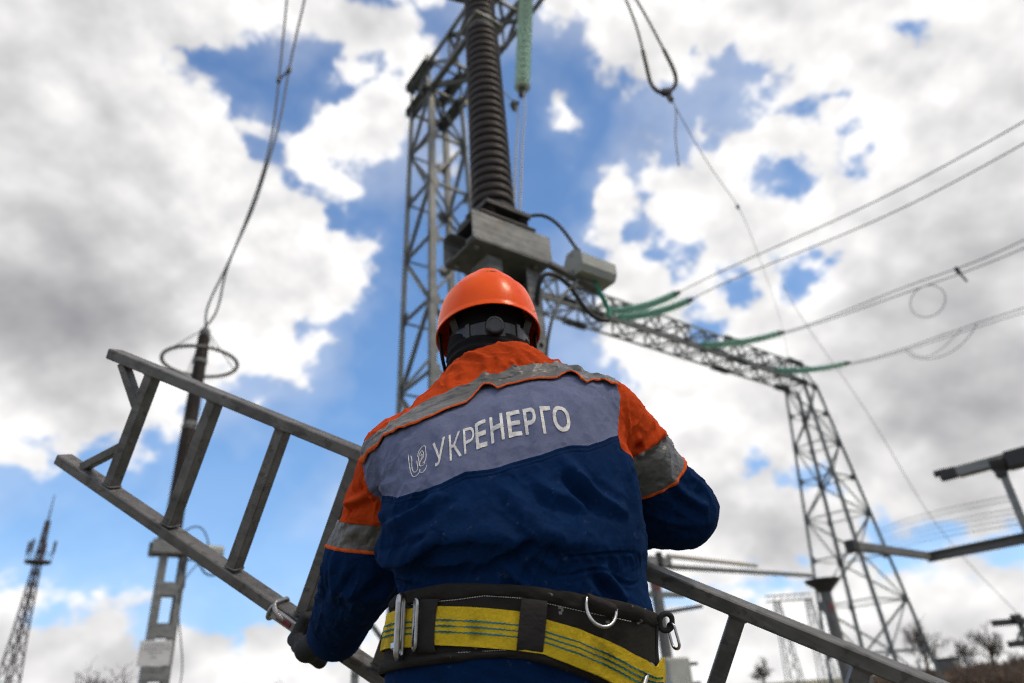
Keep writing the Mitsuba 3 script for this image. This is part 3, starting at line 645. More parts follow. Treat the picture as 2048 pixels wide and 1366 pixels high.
# radio mast at the left
ms = thing("radio_mast", "slender dark lattice radio mast with a platform, standing far off at the left edge", "mast")
mc = V3(110 * math.sin(math.radians(-35.35)), 110 * math.cos(math.radians(-35.35)), 0)
def mast_w(z):
    return float(np.interp(z, [0, 12, 20, 26.5], [1.25, 0.62, 0.34, 0.16]))
for k, (sx, sy) in enumerate(((-1, -1), (1, -1), (1, 1), (-1, 1))):
    pts = [mc + sx * mast_w(z) * XA + sy * mast_w(z) * YA + EZ * z for z in np.linspace(-0.05, 26.5, 12)]
    put(ms, "leg", tube(pts, 0.10, 6), RUST)
br = []
zs = np.concatenate([np.arange(0, 12, 2.4), np.arange(12, 26.4, 1.4)])
for i in range(len(zs) - 1):
    for (ax, ay), (bx, by) in (((-1, -1), (1, -1)), ((1, -1), (1, 1)), ((1, 1), (-1, 1)), ((-1, 1), (-1, -1))):
        w0, w1 = mast_w(zs[i]), mast_w(zs[i + 1])
        A, B = mc + V3(ax * w0, ay * w0, zs[i]), mc + V3(bx * w1, by * w1, zs[i + 1])
        C_, D_ = mc + V3(bx * w0, by * w0, zs[i]), mc + V3(ax * w1, ay * w1, zs[i + 1])
        br += [bar(A, B, 0.07), bar(C_, D_, 0.07), bar(A, C_, 0.06)]
put(ms, "bracing", CM(br), RUST, kind="stuff")
put(ms, "platform", CM([lathe([(0, 21.0), (1.5, 21.0), (1.5, 21.25), (0, 21.25)], mc, n=12), ring(mc + EZ * 22.1, 1.45, 0.05, n=24, sides=6)]), RUST)
for a in (0.3, 1.9, 3.4, 4.6, 5.5):
    q = mc + V3(math.cos(a) * 1.5, math.sin(a) * 1.5, 0)
    put(ms, "antenna", CM([cbox(q + EZ * 23.0, XA, YA, EZ, 0.32, 0.25, 1.5, 0.05), bar(q + EZ * 21.1, q + EZ * 23.9, 0.08)]), RUST)
put(ms, "whip", tube([mc + EZ * 26.4, mc + EZ * 30.0], [0.12, 0.05], 6), RUST)

# far portal between the worker and the splayed tower
fp = thing("lattice_portal", "faint small lattice portal far behind the ladder rail at right", "gantry")
D = 105.0
cl = V3(D * math.sin(math.radians(18.4)), D * math.cos(math.radians(18.4)), 0)
cr2 = V3(D * math.sin(math.radians(20.6)), D * math.cos(math.radians(20.6)), 0)
for c in (cl, cr2):
    for sx, sy in ((-1, -1), (1, -1), (1, 1), (-1, 1)):
        put(fp, "leg", bar(c + V3(sx * 0.9, sy * 0.9, -.05), c + V3(sx * 0.3, sy * 0.3, 10.7), 0.12), LATT)
    m = []
    for s in range(6):
        w0, w1, z0, z1 = 0.9 - 0.1 * s, 0.8 - 0.1 * s, s * 1.78, (s + 1) * 1.78
        m += [bar(c + V3(-w0, -w0, z0), c + V3(w1, -w1, z1), 0.09), bar(c + V3(w0, -w0, z0), c + V3(-w1, -w1, z1), 0.09)]
    put(fp, "bracing", CM(m), LATT, kind="stuff")
put(fp, "beam", CM([bar(cl + V3(-1.4, 0, 10.7), cr2 + V3(0.6, 0, 10.5), 0.16), bar(cl + V3(-1.4, 0, 11.4), cr2 + V3(0.6, 0, 11.2), 0.16)] + [bar(cl + (cr2 - cl) * t + EZ * 10.7, cl + (cr2 - cl) * (t + 0.1) + EZ * (11.4 if i % 2 else 10.7), 0.09) for i, t in enumerate(np.linspace(-.2, 0.9, 11))]), LATT)

# bare trees
def bare_tree(az, dist, h, seed, label, spread=0.55, dense=1):
    R = np.random.default_rng(seed)
    base = V3(dist * math.sin(math.radians(az)), dist * math.cos(math.radians(az)), -0.15)
    t = thing("bare_tree", label, "tree", "bare trees along the horizon")
    trunk, limbs, twigs = [], [], []
    top = base + V3(R.normal(0, .15), R.normal(0, .15), 0.38) * h * V3(.3, .3, 1.5)
    trunk.append(tube(spline([base, base + (top - base) * 0.5 + V3(R.normal(0, .08), R.normal(0, .08), 0), top], 8), np.linspace(0.035, 0.022, 8) * h, 7))
    def grow(p, d, L, r, lev):
        n = 5
        pts = [p]
        for _ in range(n):
            d = unit(d + R.normal(0, .20, 3) + EZ * 0.05)
            pts.append(pts[-1] + d * L / n)
        (limbs if lev < 2 else twigs).append(tube(pts, np.maximum(np.linspace(r, r * 0.55, n + 1), 0.011), 5 if lev < 2 else 3, cap=False))
        if lev < 3:
            for k in range(int(R.integers(4, 7) if dense else R.integers(2, 4))):
                q = pts[int(R.integers(2, n + 1))]
                dd = unit(d + R.normal(0, spread, 3) + EZ * 0.12)
                grow(q, dd, L * R.uniform(0.5, 0.75), r * 0.52, lev + 1)
    for k in range(11 if dense else 7):
        a = k * 0.9 + R.uniform(0, .6)
        grow(base + (top - base) * R.uniform(0.30, 1.0), unit(V3(math.cos(a) * spread, math.sin(a) * spread, 0.9)), h * 0.30, 0.013 * h, 0)
    put(t, "trunk", CM(trunk), BARK, smooth=True)
    put(t, "crown", CM(limbs + twigs), BARK)
for az, dist, h, sd, lab in (
        (-31.05, 75, 6.2, 1, "bare tree at lower left, first of the three left of the ringed arrester's post"),
        (-30.05, 78, 7.2, 2, "tallest of the three bare trees left of the ringed arrester's post"),
        (-28.75, 74, 6.0, 3, "bare tree half hidden behind the ringed arrester's post"),
        (-18.9, 90, 5.0, 4, "small bare tree low between the post and the worker's glove"),
        (26.9, 115, 7.0, 5, "round crowned bare tree at the foot of the splayed tower"),
        (30.7, 118, 6.2, 6, "bare tree near the lower right corner, under the far disconnector"),
        (29.2, 130, 4.6, 7, "small bare tree between the two at lower right"),
        (16.4, 125, 4.6, 8, "small bare tree right behind the drive box, under the ladder rail"),
        (33.4, 112, 5.0, 9, "bare tree at the very right edge of the horizon")):
    bare_tree(az, dist, h, sd, lab, 0.62 if az > 0 else 0.40, int(az > 0))
# thicket along the horizon
R = np.random.default_rng(11)
tw = []
for k in range(5200):
    az = math.radians(R.uniform(23.0, 42.0) if k % 8 else R.uniform(-42, -12))
    d = R.uniform(48, 105) if az > 0 else R.uniform(95, 118)
    b = V3(d * math.sin(az), d * math.cos(az), -0.1)
    hh = R.uniform(0.5, 1.25) * (0.75 + 0.6 * d / 105) if az > 0 else R.uniform(0.3, 0.8)
    hh *= 0.72 + 0.75 * max(0.0, meshkit.fbm(np.array([math.degrees(az) * 0.9, d * 0.05, 3.0]), 3, 7) - 0.42) * 3.0
    for j in range(4):
        tip = b + V3(R.normal(0, .5), R.normal(0, .5), hh * R.uniform(.6, 1))
        tw.append(tube([b, (b + tip) / 2 + R.normal(0, .12, 3), tip], [0.05, 0.035, 0.012], 3, cap=False))
scene["thicket"] = mikit.ply(CM(tw), mat("thicket_twigs", speckled((0.075, 0.05, 0.038), (0.15, 0.105, 0.075), 0.6), 0.9))
labels["thicket"] = {"label": "brown leafless thicket along the horizon", "category": "bushes", "kind": "stuff"}
ht = thing("utility_hut", "small dark utility hut low at the horizon near the lower right corner", "hut")
hp = V3(85 * math.sin(math.radians(28.1)), 85 * math.cos(math.radians(28.1)), 0)
put(ht, "wall", cbox(hp + EZ * 0.9, E1, E2, EZ, 1.7, 1.6, 1.9, 0.02), GALVD)
put(ht, "roof", cbox(hp + EZ * 1.93, E1, E2, EZ, 2.0, 1.9, 0.16, 0.02), DARKM)
put(ht, "door", cbox(hp + EZ * 0.9 - E2 * 0.81, E1, E2, EZ, 0.8, 0.04, 1.6, 0.01), GALV)
for k, (az, d, lab) in enumerate(((29.35, 80, "white marker post right of the dark utility hut"), (26.4, 82, "white marker post left of the dark utility hut"))):
    q = V3(d * math.sin(math.radians(az)), d * math.cos(math.radians(az)), 0)
    mp = thing("marker_post", lab, "post", "white marker posts")
    put(mp, "pillar", cbox(q + EZ * 0.9, E1, E2, EZ, 0.30, 0.30, 1.9, 0.02), SIGNW)
    put(mp, "cap", cbox(q + EZ * 1.9, E1, E2, EZ, 0.36, 0.36, 0.12, 0.02), GALV)


# ------------------------------------------------------------------ the worker: body volumes as distance fields
def surface_net(f, lo, step):
    """closed quads of the zero level of f (nx, ny, nz), negative inside"""
    s = f < 0
    c = np.zeros(tuple(np.array(f.shape) - 1), np.int8)
    for a, b, d in np.ndindex(2, 2, 2):
        c += s[a:a + c.shape[0], b:b + c.shape[1], d:d + c.shape[2]]
    cells = np.argwhere((c > 0) & (c < 8))
    idx = -np.ones(c.shape, np.int64)
    idx[tuple(cells.T)] = np.arange(len(cells))
    acc, cnt = np.zeros((len(cells), 3)), np.zeros(len(cells))
    corners = np.array(list(np.ndindex(2, 2, 2)))
    vals = np.stack([f[cells[:, 0] + a, cells[:, 1] + b, cells[:, 2] + d] for a, b, d in corners], 1)
    for i in range(8):
        for j in range(i + 1, 8):
            if np.abs(corners[i] - corners[j]).sum() == 1:
                x = (vals[:, i] < 0) != (vals[:, j] < 0)
                t = vals[x, i] / (vals[x, i] - vals[x, j])
                acc[x] += corners[i] + t[:, None] * (corners[j] - corners[i])
                cnt[x] += 1
    v = (cells + acc / cnt[:, None]) * step + lo
    faces = []
    for ax in range(3):
        o = [k for k in range(3) if k != ax]
        sl0, sl1 = [slice(None)] * 3, [slice(None)] * 3
        sl0[ax], sl1[ax] = slice(0, -1), slice(1, None)
        e = np.argwhere(s[tuple(sl0)] != s[tuple(sl1)])
        e = e[(e[:, o[0]] > 0) & (e[:, o[1]] > 0) & (e[:, o[0]] < f.shape[o[0]] - 1) & (e[:, o[1]] < f.shape[o[1]] - 1)]
        q = []
        for da, db in ((-1, -1), (0, -1), (0, 0), (-1, 0)):
            k = e.copy()
            k[:, o[0]] += da
            k[:, o[1]] += db
            q.append(idx[tuple(k.T)])
        q = np.stack(q, 1)
        inside = s[tuple(e.T)]
        if ax == 1:
            inside = ~inside
        q[~inside] = q[~inside][:, ::-1]
        faces.append(q)
    q = np.vstack(faces)
    return v, np.vstack([q[:, [0, 1, 2]], q[:, [0, 2, 3]]])

def relax(m, rounds, lam=0.5, nu=-0.53):
    """Taubin smoothing of a trimesh in place"""
    from scipy.sparse import coo_matrix
    v, e = np.array(m.vertices), np.asarray(m.faces)
    e = np.vstack([e[:, [0, 1]], e[:, [1, 2]], e[:, [2, 0]]])
    e = np.unique(np.sort(e, 1), axis=0)
    i, j = np.concatenate([e[:, 0], e[:, 1]]), np.concatenate([e[:, 1], e[:, 0]])
    A = coo_matrix((np.ones(len(i)), (i, j)), shape=(len(v), len(v))).tocsr()
    d = np.maximum(np.asarray(A.sum(1)).ravel(), 1)[:, None]
    for _ in range(rounds):
        for k in (lam, nu):
            v = v + k * (A @ v / d - v)
    m.vertices = v

def grid(lo, hi, step):
    ax = [np.arange(a, b + step, step) for a, b in zip(lo, hi)]
    return np.stack(np.meshgrid(*ax, indexing="ij"), -1)

def cone(p, a, b, ra, rb):
    """distance to a round cone (approximate)"""
    a, b = np.asarray(a, float), np.asarray(b, float)
    d = b - a
    t = np.clip(((p - a) @ d) / (d @ d), 0, 1)
    return np.linalg.norm(p - a - t[..., None] * d, axis=-1) - (ra + (rb - ra) * t)

def smin(a, b, k):
    h = np.clip(0.5 + 0.5 * (b - a) / k, 0, 1)
    return b * (1 - h) + a * h - k * h * (1 - h)

def ellip(p, c, r):
    q = (p - np.asarray(c)) / np.asarray(r)
    k = np.linalg.norm(q, axis=-1)
    return (k - 1) * k / np.maximum(np.linalg.norm(q / np.asarray(r), axis=-1), 1e-6)

# sections of the torso: centre x, y, z, half width, half depth, tilt (dz/dx)
TORSO = np.array([
    (-0.030, 1.200, 0.960, 0.205, 0.140, -0.07),
    (-0.023, 1.185, 1.022, 0.200, 0.135, -0.09),
    (-0.012, 1.180, 1.094, 0.198, 0.132, -0.11),
    (-0.017, 1.180, 1.160, 0.207, 0.142, -0.05),
    (-0.022, 1.188, 1.233, 0.218, 0.143, -0.05),
    (-0.026, 1.200, 1.307, 0.222, 0.142, -0.03),
    (-0.034, 1.222, 1.385, 0.222, 0.136, 0.03),
    (-0.030, 1.245, 1.440, 0.195, 0.118, 0.10),
    (-0.046, 1.270, 1.510, 0.110, 0.090, 0.13),
    (-0.048, 1.285, 1.570, 0.078, 0.082, 0.13)])

def loft(p, sec, n=2.5):
    from scipy.interpolate import PchipInterpolator
    zc = sec[:, 2]
    I = PchipInterpolator(zc, sec[:, [0, 1, 3, 4, 5]], extrapolate=True)
    t = np.clip(p[..., 2], zc[0], zc[-1])
    for _ in range(6):
        m = I(t)
        t = np.clip(p[..., 2] - m[..., 4] * (p[..., 0] - m[..., 0]), zc[0], zc[-1])
    m = I(t)
    zz = p[..., 2] - m[..., 4] * (p[..., 0] - m[..., 0])
    over = np.maximum(np.maximum(zc[0] - zz, zz - zc[-1]), 0)
    qx, qy = np.abs(p[..., 0] - m[..., 0]), np.abs(p[..., 1] - m[..., 1])
    hw, hd = m[..., 2], m[..., 3]
    r = np.maximum(((qx / hw) ** n + (qy / hd) ** n) ** (1 / n), 1e-4)
    g = np.sqrt(((qx / hw) ** (n - 1) / hw) ** 2 + ((qy / hd) ** (n - 1) / hd) ** 2) / r ** (n - 1)
    d = (r - 1) / np.maximum(g, 1 / hw)
    return np.where(over > 0, np.sqrt(np.maximum(d, 0) ** 2 + over ** 2), d)

SL, EL, WL = np.array([-0.232, 1.250, 1.380]), np.array([-0.320, 1.400, 1.215]), np.array([-0.448, 1.645, 1.105])
CUFF_L = EL + (WL - EL) * 0.80
SR, ER, WR = np.array([0.170, 1.250, 1.422]), np.array([0.312, 1.410, 1.275]), np.array([0.175, 1.600, 1.285])

def jacket_fields(p):
    t = loft(p, TORSO)
    sh = smin(cone(p, (-0.095, 1.275, 1.488), SL + (0.02, 0, 0.005), 0.062, 0.064), cone(p, (0.00, 1.275, 1.525), SR + (-0.02, 0, 0.022), 0.070, 0.064), 0.02)
    t = smin(t, sh, 0.06)
    # the cloth bags over the belt, more on the left
    back = np.clip((1.24 - p[..., 1]) / 0.10, 0, 1)
    zb = 1.158 - 0.05 * (p[..., 0] + 0.02)
    dz = p[..., 2] - zb
    bag = np.where(dz > 0, np.exp(-(dz / 0.050) ** 2), np.exp(-(dz / 0.014) ** 2))
    t = t - back * bag * 0.027 * (1 - 0.75 * np.clip((p[..., 0] - 0.0) / 0.12, 0, 1))
    la = smin(cone(p, SL, EL, 0.074, 0.074), cone(p, EL, CUFF_L, 0.078, 0.060), 0.035)
    ra = smin(cone(p, SR, ER, 0.073, 0.070), cone(p, ER, WR, 0.071, 0.050), 0.03)
    return t, la, ra

STEP = 0.005
jl, jh = np.array([-0.56, 0.98, 1.00]), np.array([0.43, 1.74, 1.60])
gp = grid(jl, jh, STEP)
jt, jla, jra = jacket_fields(gp)
# sleeves bulge at the elbow; blend them to the torso
jf = smin(smin(jt, jla, 0.022), jra, 0.022)
jf = np.maximum(jf, gp[..., 2] - 1.585)
jv, jq = surface_net(jf, jl, STEP)
jm = trimesh.Trimesh(jv, jq, process=False)
relax(jm, 6)
jv, jq = np.array(jm.vertices), np.array(jm.faces)


# ---- lines on the cloth (world coordinates on the jacket's surface) and folds as (points, width mm, height mm)
STRIP_TOP = [(-0.3211, 1.2283, 1.387), (-0.2983, 1.2254, 1.4031), (-0.2826, 1.1986, 1.3983), (-0.2436, 1.1791, 1.4126), (-0.2138, 1.1921, 1.441), (-0.1823, 1.1778, 1.4478), (-0.1292, 1.1678, 1.4667), (-0.0872, 1.1615, 1.4737), (-0.0569, 1.1749, 1.5021), (-0.0313, 1.1681, 1.4937), (-0.0244, 1.1708, 1.4996), (-0.0009, 1.1764, 1.514), (0.0331, 1.1837, 1.52), (0.0676, 1.1984, 1.5264), (0.1112, 1.2282, 1.5395), (0.1291, 1.2262, 1.5315), (0.16, 1.2186, 1.5198), (0.1946, 1.2173, 1.5065), (0.2224, 1.206, 1.4913)]
PIPE_LOW = [(-0.3271, 1.2561, 1.3668), (-0.2934, 1.2104, 1.3634), (-0.2124, 1.1227, 1.374), (-0.1856, 1.1089, 1.3788), (-0.1516, 1.1018, 1.3881), (-0.1147, 1.1092, 1.4067), (-0.0875, 1.1138, 1.4168), (-0.0702, 1.1295, 1.4384), (-0.0567, 1.1416, 1.4553), (-0.0402, 1.136, 1.4505), (-0.0321, 1.1291, 1.4429), (-0.0145, 1.1387, 1.4566), (0.0087, 1.1421, 1.4622), (0.0293, 1.1468, 1.4676), (0.0748, 1.1533, 1.4699), (0.0941, 1.1671, 1.4808), (0.1056, 1.1713, 1.4818), (0.1186, 1.1617, 1.4671), (0.1301, 1.1575, 1.4561), (0.1452, 1.171, 1.466), (0.161, 1.178, 1.4679), (0.1757, 1.1777, 1.4583), (0.1915, 1.1852, 1.4583), (0.2176, 1.2063, 1.4581)]
NAVY = [(-0.2885, 1.2459, 1.2817), (-0.2584, 1.234, 1.2857), (-0.2014, 1.0886, 1.2539), (-0.1623, 1.0666, 1.2556), (-0.1299, 1.0575, 1.2619), (-0.1169, 1.0559, 1.2677), (-0.0909, 1.0542, 1.2774), (-0.0557, 1.0522, 1.2782), (-0.034, 1.0526, 1.2815), (-0.0161, 1.054, 1.288), (0.0148, 1.0563, 1.2947), (0.0345, 1.0587, 1.2989), (0.0573, 1.0637, 1.3081), (0.0837, 1.0712, 1.3155), (0.1131, 1.081, 1.3157), (0.1391, 1.0978, 1.3274), (0.1701, 1.1339, 1.3478), (0.2047, 1.1984, 1.3772)]
ARM_LEFT = [(-0.2929, 1.2133, 1.4344), (-0.2956, 1.2148, 1.3952), (-0.2947, 1.2118, 1.3649), (-0.2885, 1.2186, 1.3284), (-0.2793, 1.226, 1.3055), (-0.2632, 1.2348, 1.2863), (-0.2357, 1.1286, 1.2278), (-0.2215, 1.0924, 1.2081)]
ARM_RIGHT = [(0.1885, 1.211, 1.5094), (0.1946, 1.2173, 1.5065), (0.1918, 1.1864, 1.4598), (0.194, 1.1795, 1.4402), (0.187, 1.1714, 1.4094), (0.1735, 1.1416, 1.354), (0.1712, 1.1219, 1.3155), (0.1722, 1.1119, 1.2712), (0.1744, 1.1078, 1.2272)]
SL_LEFT_A = [(-0.3413, 1.2927, 1.2717), (-0.2176, 1.0817, 1.1977)]
SL_LEFT_B = [(-0.3629, 1.3209, 1.2333), (-0.2367, 1.1289, 1.1616)]
SL_RIGHT_A = [(0.2911, 1.286, 1.3965), (0.1805, 1.1256, 1.2825)]
SL_RIGHT_B = [(0.3353, 1.324, 1.3604), (0.2202, 1.3088, 1.2823)]
TEXT_BASE = [(-0.1732, 1.0752, 1.2801), (-0.146, 1.0671, 1.2905), (-0.1185, 1.0619, 1.2985), (-0.0896, 1.0604, 1.3092), (-0.0525, 1.0617, 1.322), (-0.0067, 1.0666, 1.3365), (0.0388, 1.0698, 1.3376), (0.0868, 1.0803, 1.3411)]
TEXT_TOP = [(-0.1822, 1.0891, 1.3286), (-0.1504, 1.0782, 1.3337), (-0.1207, 1.076, 1.3472), (-0.0895, 1.0767, 1.3591), (-0.0512, 1.083, 1.3782), (-0.0038, 1.0877, 1.3891), (0.0395, 1.0929, 1.3942), (0.0903, 1.1035, 1.3972)]
FOLDS = [([(-0.219, 1.091, 1.211), (-0.179, 1.059, 1.211), (-0.147, 1.054, 1.228), (-0.126, 1.054, 1.249)], 13, 8),
    ([(-0.232, 1.11, 1.163), (-0.197, 1.07, 1.158), (-0.174, 1.051, 1.158), (-0.149, 1.029, 1.164), (-0.141, 1.03, 1.183)], 9, 9),
    ([(-0.181, 1.045, 1.178), (-0.183, 1.046, 1.165), (-0.19, 1.064, 1.158)], 5, 4),
    ([(-0.209, 1.074, 1.199), (-0.208, 1.065, 1.178), (-0.21, 1.073, 1.163)], 6, 4),
    ([(-0.215, 1.131, 1.148), (-0.184, 1.095, 1.132), (-0.162, 1.078, 1.124)], 8, 6),
    ([(-0.194, 1.11, 1.123), (-0.208, 1.13, 1.139), (-0.217, 1.13, 1.15)], 7, -5),
    ([(-0.183, 1.097, 1.121), (-0.184, 1.095, 1.132)], 7, 4),
    ([(-0.172, 1.067, 1.149), (-0.128, 1.053, 1.142), (-0.078, 1.041, 1.141), (-0.041, 1.036, 1.141)], 14, 5),
    ([(-0.133, 1.035, 1.199), (-0.108, 1.037, 1.21), (-0.081, 1.037, 1.217)], 16, 3),
    ([(0.072, 1.061, 1.286), (0.087, 1.061, 1.262), (0.099, 1.06, 1.241), (0.135, 1.071, 1.211), (0.16, 1.087, 1.199)], 12, 7),
    ([(0.027, 1.049, 1.255), (0.041, 1.047, 1.235), (0.066, 1.047, 1.22), (0.092, 1.047, 1.195)], 12, 5),
    ([(0.071, 1.056, 1.258), (0.088, 1.055, 1.232), (0.104, 1.054, 1.205)], 9, -5),
    ([(-0.029, 1.043, 1.236), (-0.002, 1.031, 1.205), (0.015, 1.019, 1.179), (0.06, 1.026, 1.163)], 16, 5),
    ([(0.173, 1.12, 1.303), (0.175, 1.113, 1.258), (0.178, 1.111, 1.218), (0.175, 1.099, 1.178)], 9, 4),
    ([(0.037, 1.047, 1.111), (0.074, 1.052, 1.112), (0.108, 1.061, 1.115), (0.119, 1.066, 1.111), (0.175, 1.115, 1.115)], 2.6, -3.5),
    ([(0.046, 1.042, 1.133), (0.076, 1.046, 1.135), (0.114, 1.057, 1.137), (0.172, 1.097, 1.141)], 2.6, -2.5),
    ([(0.108, 1.061, 1.112), (0.121, 1.069, 1.095), (0.141, 1.082, 1.07)], 9, 7),
    ([(0.098, 1.059, 1.107), (0.112, 1.066, 1.088), (0.119, 1.069, 1.077)], 9, -5),
    ([(-0.035, 1.043, 1.128), (-0.022, 1.046, 1.114), (-0.012, 1.048, 1.101), (0.008, 1.048, 1.098)], 9, 6),
    ([(0.007, 1.019, 1.151), (-0.016, 1.032, 1.143), (-0.035, 1.041, 1.133)], 10, -6),
    ([(0.017, 1.033, 1.141), (0.031, 1.044, 1.125), (0.045, 1.047, 1.118)], 9, 4),
    ([(-0.262, 1.219, 1.302), (-0.26, 1.226, 1.294), (-0.26, 1.231, 1.289)], 9, -8),
    ([(-0.279, 1.222, 1.311), (-0.238, 1.14, 1.289), (-0.203, 1.094, 1.282)], 9, 4),
    ([(-0.275, 1.258, 1.261), (-0.223, 1.108, 1.238), (-0.191, 1.078, 1.241)], 12, 3),
    ([(-0.024, 1.111, 1.421), (-0.031, 1.071, 1.351), (-0.038, 1.053, 1.285)], 11, 2.5),
    ([(0.03, 1.116, 1.428), (0.028, 1.075, 1.356), (0.03, 1.059, 1.303)], 11, 2.2),
    ([(0.106, 1.133, 1.434), (0.107, 1.101, 1.378), (0.116, 1.084, 1.322)], 13, 2.2),
    ([(-0.124, 1.087, 1.373), (-0.131, 1.07, 1.323), (-0.139, 1.061, 1.271)], 12, 2.0),
    ([(-0.077, 1.083, 1.377), (-0.081, 1.067, 1.336)], 9, -2),
    ([(-0.115, 1.213, 1.573), (-0.088, 1.206, 1.562), (-0.051, 1.188, 1.536), (-0.056, 1.176, 1.505), (-0.059, 1.164, 1.483)], 8, 5),
    ([(-0.126, 1.201, 1.518), (-0.125, 1.184, 1.491), (-0.125, 1.17, 1.471)], 8, 4),
    ([(-0.215, 1.199, 1.446), (-0.211, 1.222, 1.464)], 8, 4),
    ([(-0.233, 1.168, 1.405), (-0.234, 1.189, 1.43)], 8, 3),
    ([(-0.003, 1.181, 1.528), (0.002, 1.176, 1.512)], 6, 4),
    ([(0.008, 1.185, 1.534), (0.008, 1.179, 1.52)], 6, -4),
    ([(0.044, 1.2, 1.543), (0.045, 1.189, 1.525)], 7, 5),
    ([(0.069, 1.206, 1.537), (0.07, 1.197, 1.523)], 6, -3),
    ([(0.089, 1.231, 1.551), (0.082, 1.207, 1.529)], 7, 4),
    ([(0.114, 1.228, 1.543), (0.122, 1.22, 1.521), (0.131, 1.184, 1.486)], 7, 6),
    ([(0.154, 1.224, 1.523), (0.164, 1.204, 1.492), (0.173, 1.181, 1.466)], 7, 4),
    ([(0.205, 1.192, 1.454), (0.201, 1.183, 1.403), (0.201, 1.198, 1.372)], 6, 6),
    ([(0.214, 1.223, 1.353), (0.228, 1.226, 1.357)], 9, -8),
    ([(0.227, 1.233, 1.346), (0.254, 1.238, 1.369), (0.289, 1.286, 1.4)], 9, 3),
    ([(0.175, 1.128, 1.319), (0.204, 1.232, 1.338), (0.218, 1.23, 1.346)], 9, -6),
    ([(0.284, 1.277, 1.326), (0.272, 1.282, 1.303), (0.257, 1.296, 1.283)], 7, 4),
    ([(0.284, 1.289, 1.303), (0.324, 1.325, 1.273), (0.358, 1.348, 1.26)], 10, 5),
    ([(0.317, 1.308, 1.328), (0.348, 1.34, 1.305), (0.365, 1.354, 1.29)], 8, 3.5),
    ([(0.183, 1.114, 1.194), (0.273, 1.341, 1.242), (0.32, 1.346, 1.23), (0.365, 1.364, 1.241)], 8, 4),
    ([(0.185, 1.116, 1.18), (0.273, 1.363, 1.223), (0.32, 1.353, 1.222)], 8, -3),
    ([(-0.289, 1.232, 1.304), (-0.314, 1.253, 1.301), (-0.339, 1.286, 1.305)], 9, 8),
    ([(-0.327, 1.27, 1.294), (-0.333, 1.285, 1.267)], 5, -5),
    ([(-0.301, 1.23, 1.327), (-0.302, 1.241, 1.305)], 5, -4),
    ([(-0.289, 1.219, 1.329), (-0.278, 1.23, 1.298), (-0.263, 1.253, 1.267)], 5, 5),
    ([(-0.275, 1.271, 1.247), (-0.299, 1.289, 1.229), (-0.318, 1.302, 1.215)], 8, -3),
    ([(-0.35, 1.31, 1.241), (-0.334, 1.294, 1.249), (-0.296, 1.272, 1.249)], 8, 3),
    ([(-0.363, 1.322, 1.22), (-0.371, 1.335, 1.194), (-0.378, 1.359, 1.168)], 10, 4),
    ([(-0.397, 1.365, 1.209), (-0.405, 1.396, 1.186), (-0.451, 1.51, 1.171)], 7, 5),
    ([(-0.342, 1.32, 1.19), (-0.368, 1.351, 1.165), (-0.395, 1.417, 1.147)], 12, 4),
    ([(-0.294, 1.319, 1.186), (-0.316, 1.335, 1.161), (-0.355, 1.362, 1.147)], 16, 4),
    ([(-0.266, 1.366, 1.159), (-0.291, 1.359, 1.146), (-0.32, 1.356, 1.142)], 12, 4),
    ([(0.041, 1.039, 1.136), (0.044, 1.045, 1.125), (0.041, 1.047, 1.115)], 3.4, -2.4),
    ([(0.051, 1.041, 1.136), (0.054, 1.046, 1.125), (0.051, 1.048, 1.115)], 3.4, 2.6),
    ([(0.061, 1.042, 1.135), (0.064, 1.048, 1.124), (0.061, 1.049, 1.114)], 3.4, -2.4),
    ([(0.071, 1.045, 1.135), (0.075, 1.049, 1.124), (0.071, 1.051, 1.114)], 3.4, 2.6),
    ([(0.081, 1.047, 1.134), (0.085, 1.052, 1.124), (0.081, 1.053, 1.113)], 3.4, -2.4),
    ([(0.091, 1.05, 1.134), (0.095, 1.055, 1.123), (0.091, 1.055, 1.113)], 3.4, 2.6),
    ([(0.102, 1.053, 1.134), (0.105, 1.058, 1.123), (0.102, 1.059, 1.113)], 3.4, -2.4),
    ([(0.112, 1.057, 1.134), (0.116, 1.062, 1.123), (0.112, 1.063, 1.113)], 3.4, 2.6),
    ([(0.123, 1.062, 1.134), (0.126, 1.067, 1.123), (0.123, 1.067, 1.113)], 3.4, -2.4),
    ([(0.133, 1.068, 1.134), (0.137, 1.073, 1.123), (0.133, 1.073, 1.113)], 3.4, 2.6),
    ([(0.144, 1.074, 1.135), (0.148, 1.081, 1.124), (0.144, 1.08, 1.113)], 3.4, -2.4),
    ([(0.156, 1.083, 1.136), (0.16, 1.092, 1.125), (0.156, 1.09, 1.114)], 3.4, 2.6),
    ([(0.168, 1.095, 1.137), (0.173, 1.108, 1.127), (0.168, 1.104, 1.115)], 3.4, -2.4)]
PAD_TOP = [(-0.2001, 1.099, 1.1086), (-0.1645, 1.0671, 1.1089), (-0.1249, 1.0492, 1.1106), (-0.0873, 1.0403, 1.1073), (-0.0487, 1.0366, 1.1026), (-0.0077, 1.0359, 1.0975), (0.0257, 1.0368, 1.0912), (0.0704, 1.0417, 1.0818), (0.1181, 1.0556, 1.072), (0.1553, 1.0779, 1.063), (0.194, 1.1432, 1.0532)]
PAD_STITCH = [(-0.1986, 1.0914, 1.0896), (-0.156, 1.0592, 1.0884), (-0.1093, 1.0425, 1.0872), (-0.0675, 1.036, 1.0888), (-0.0125, 1.0341, 1.0813), (0.0309, 1.0354, 1.0696), (0.0776, 1.0419, 1.057), (0.134, 1.0636, 1.0446), (0.1778, 1.1056, 1.0359)]
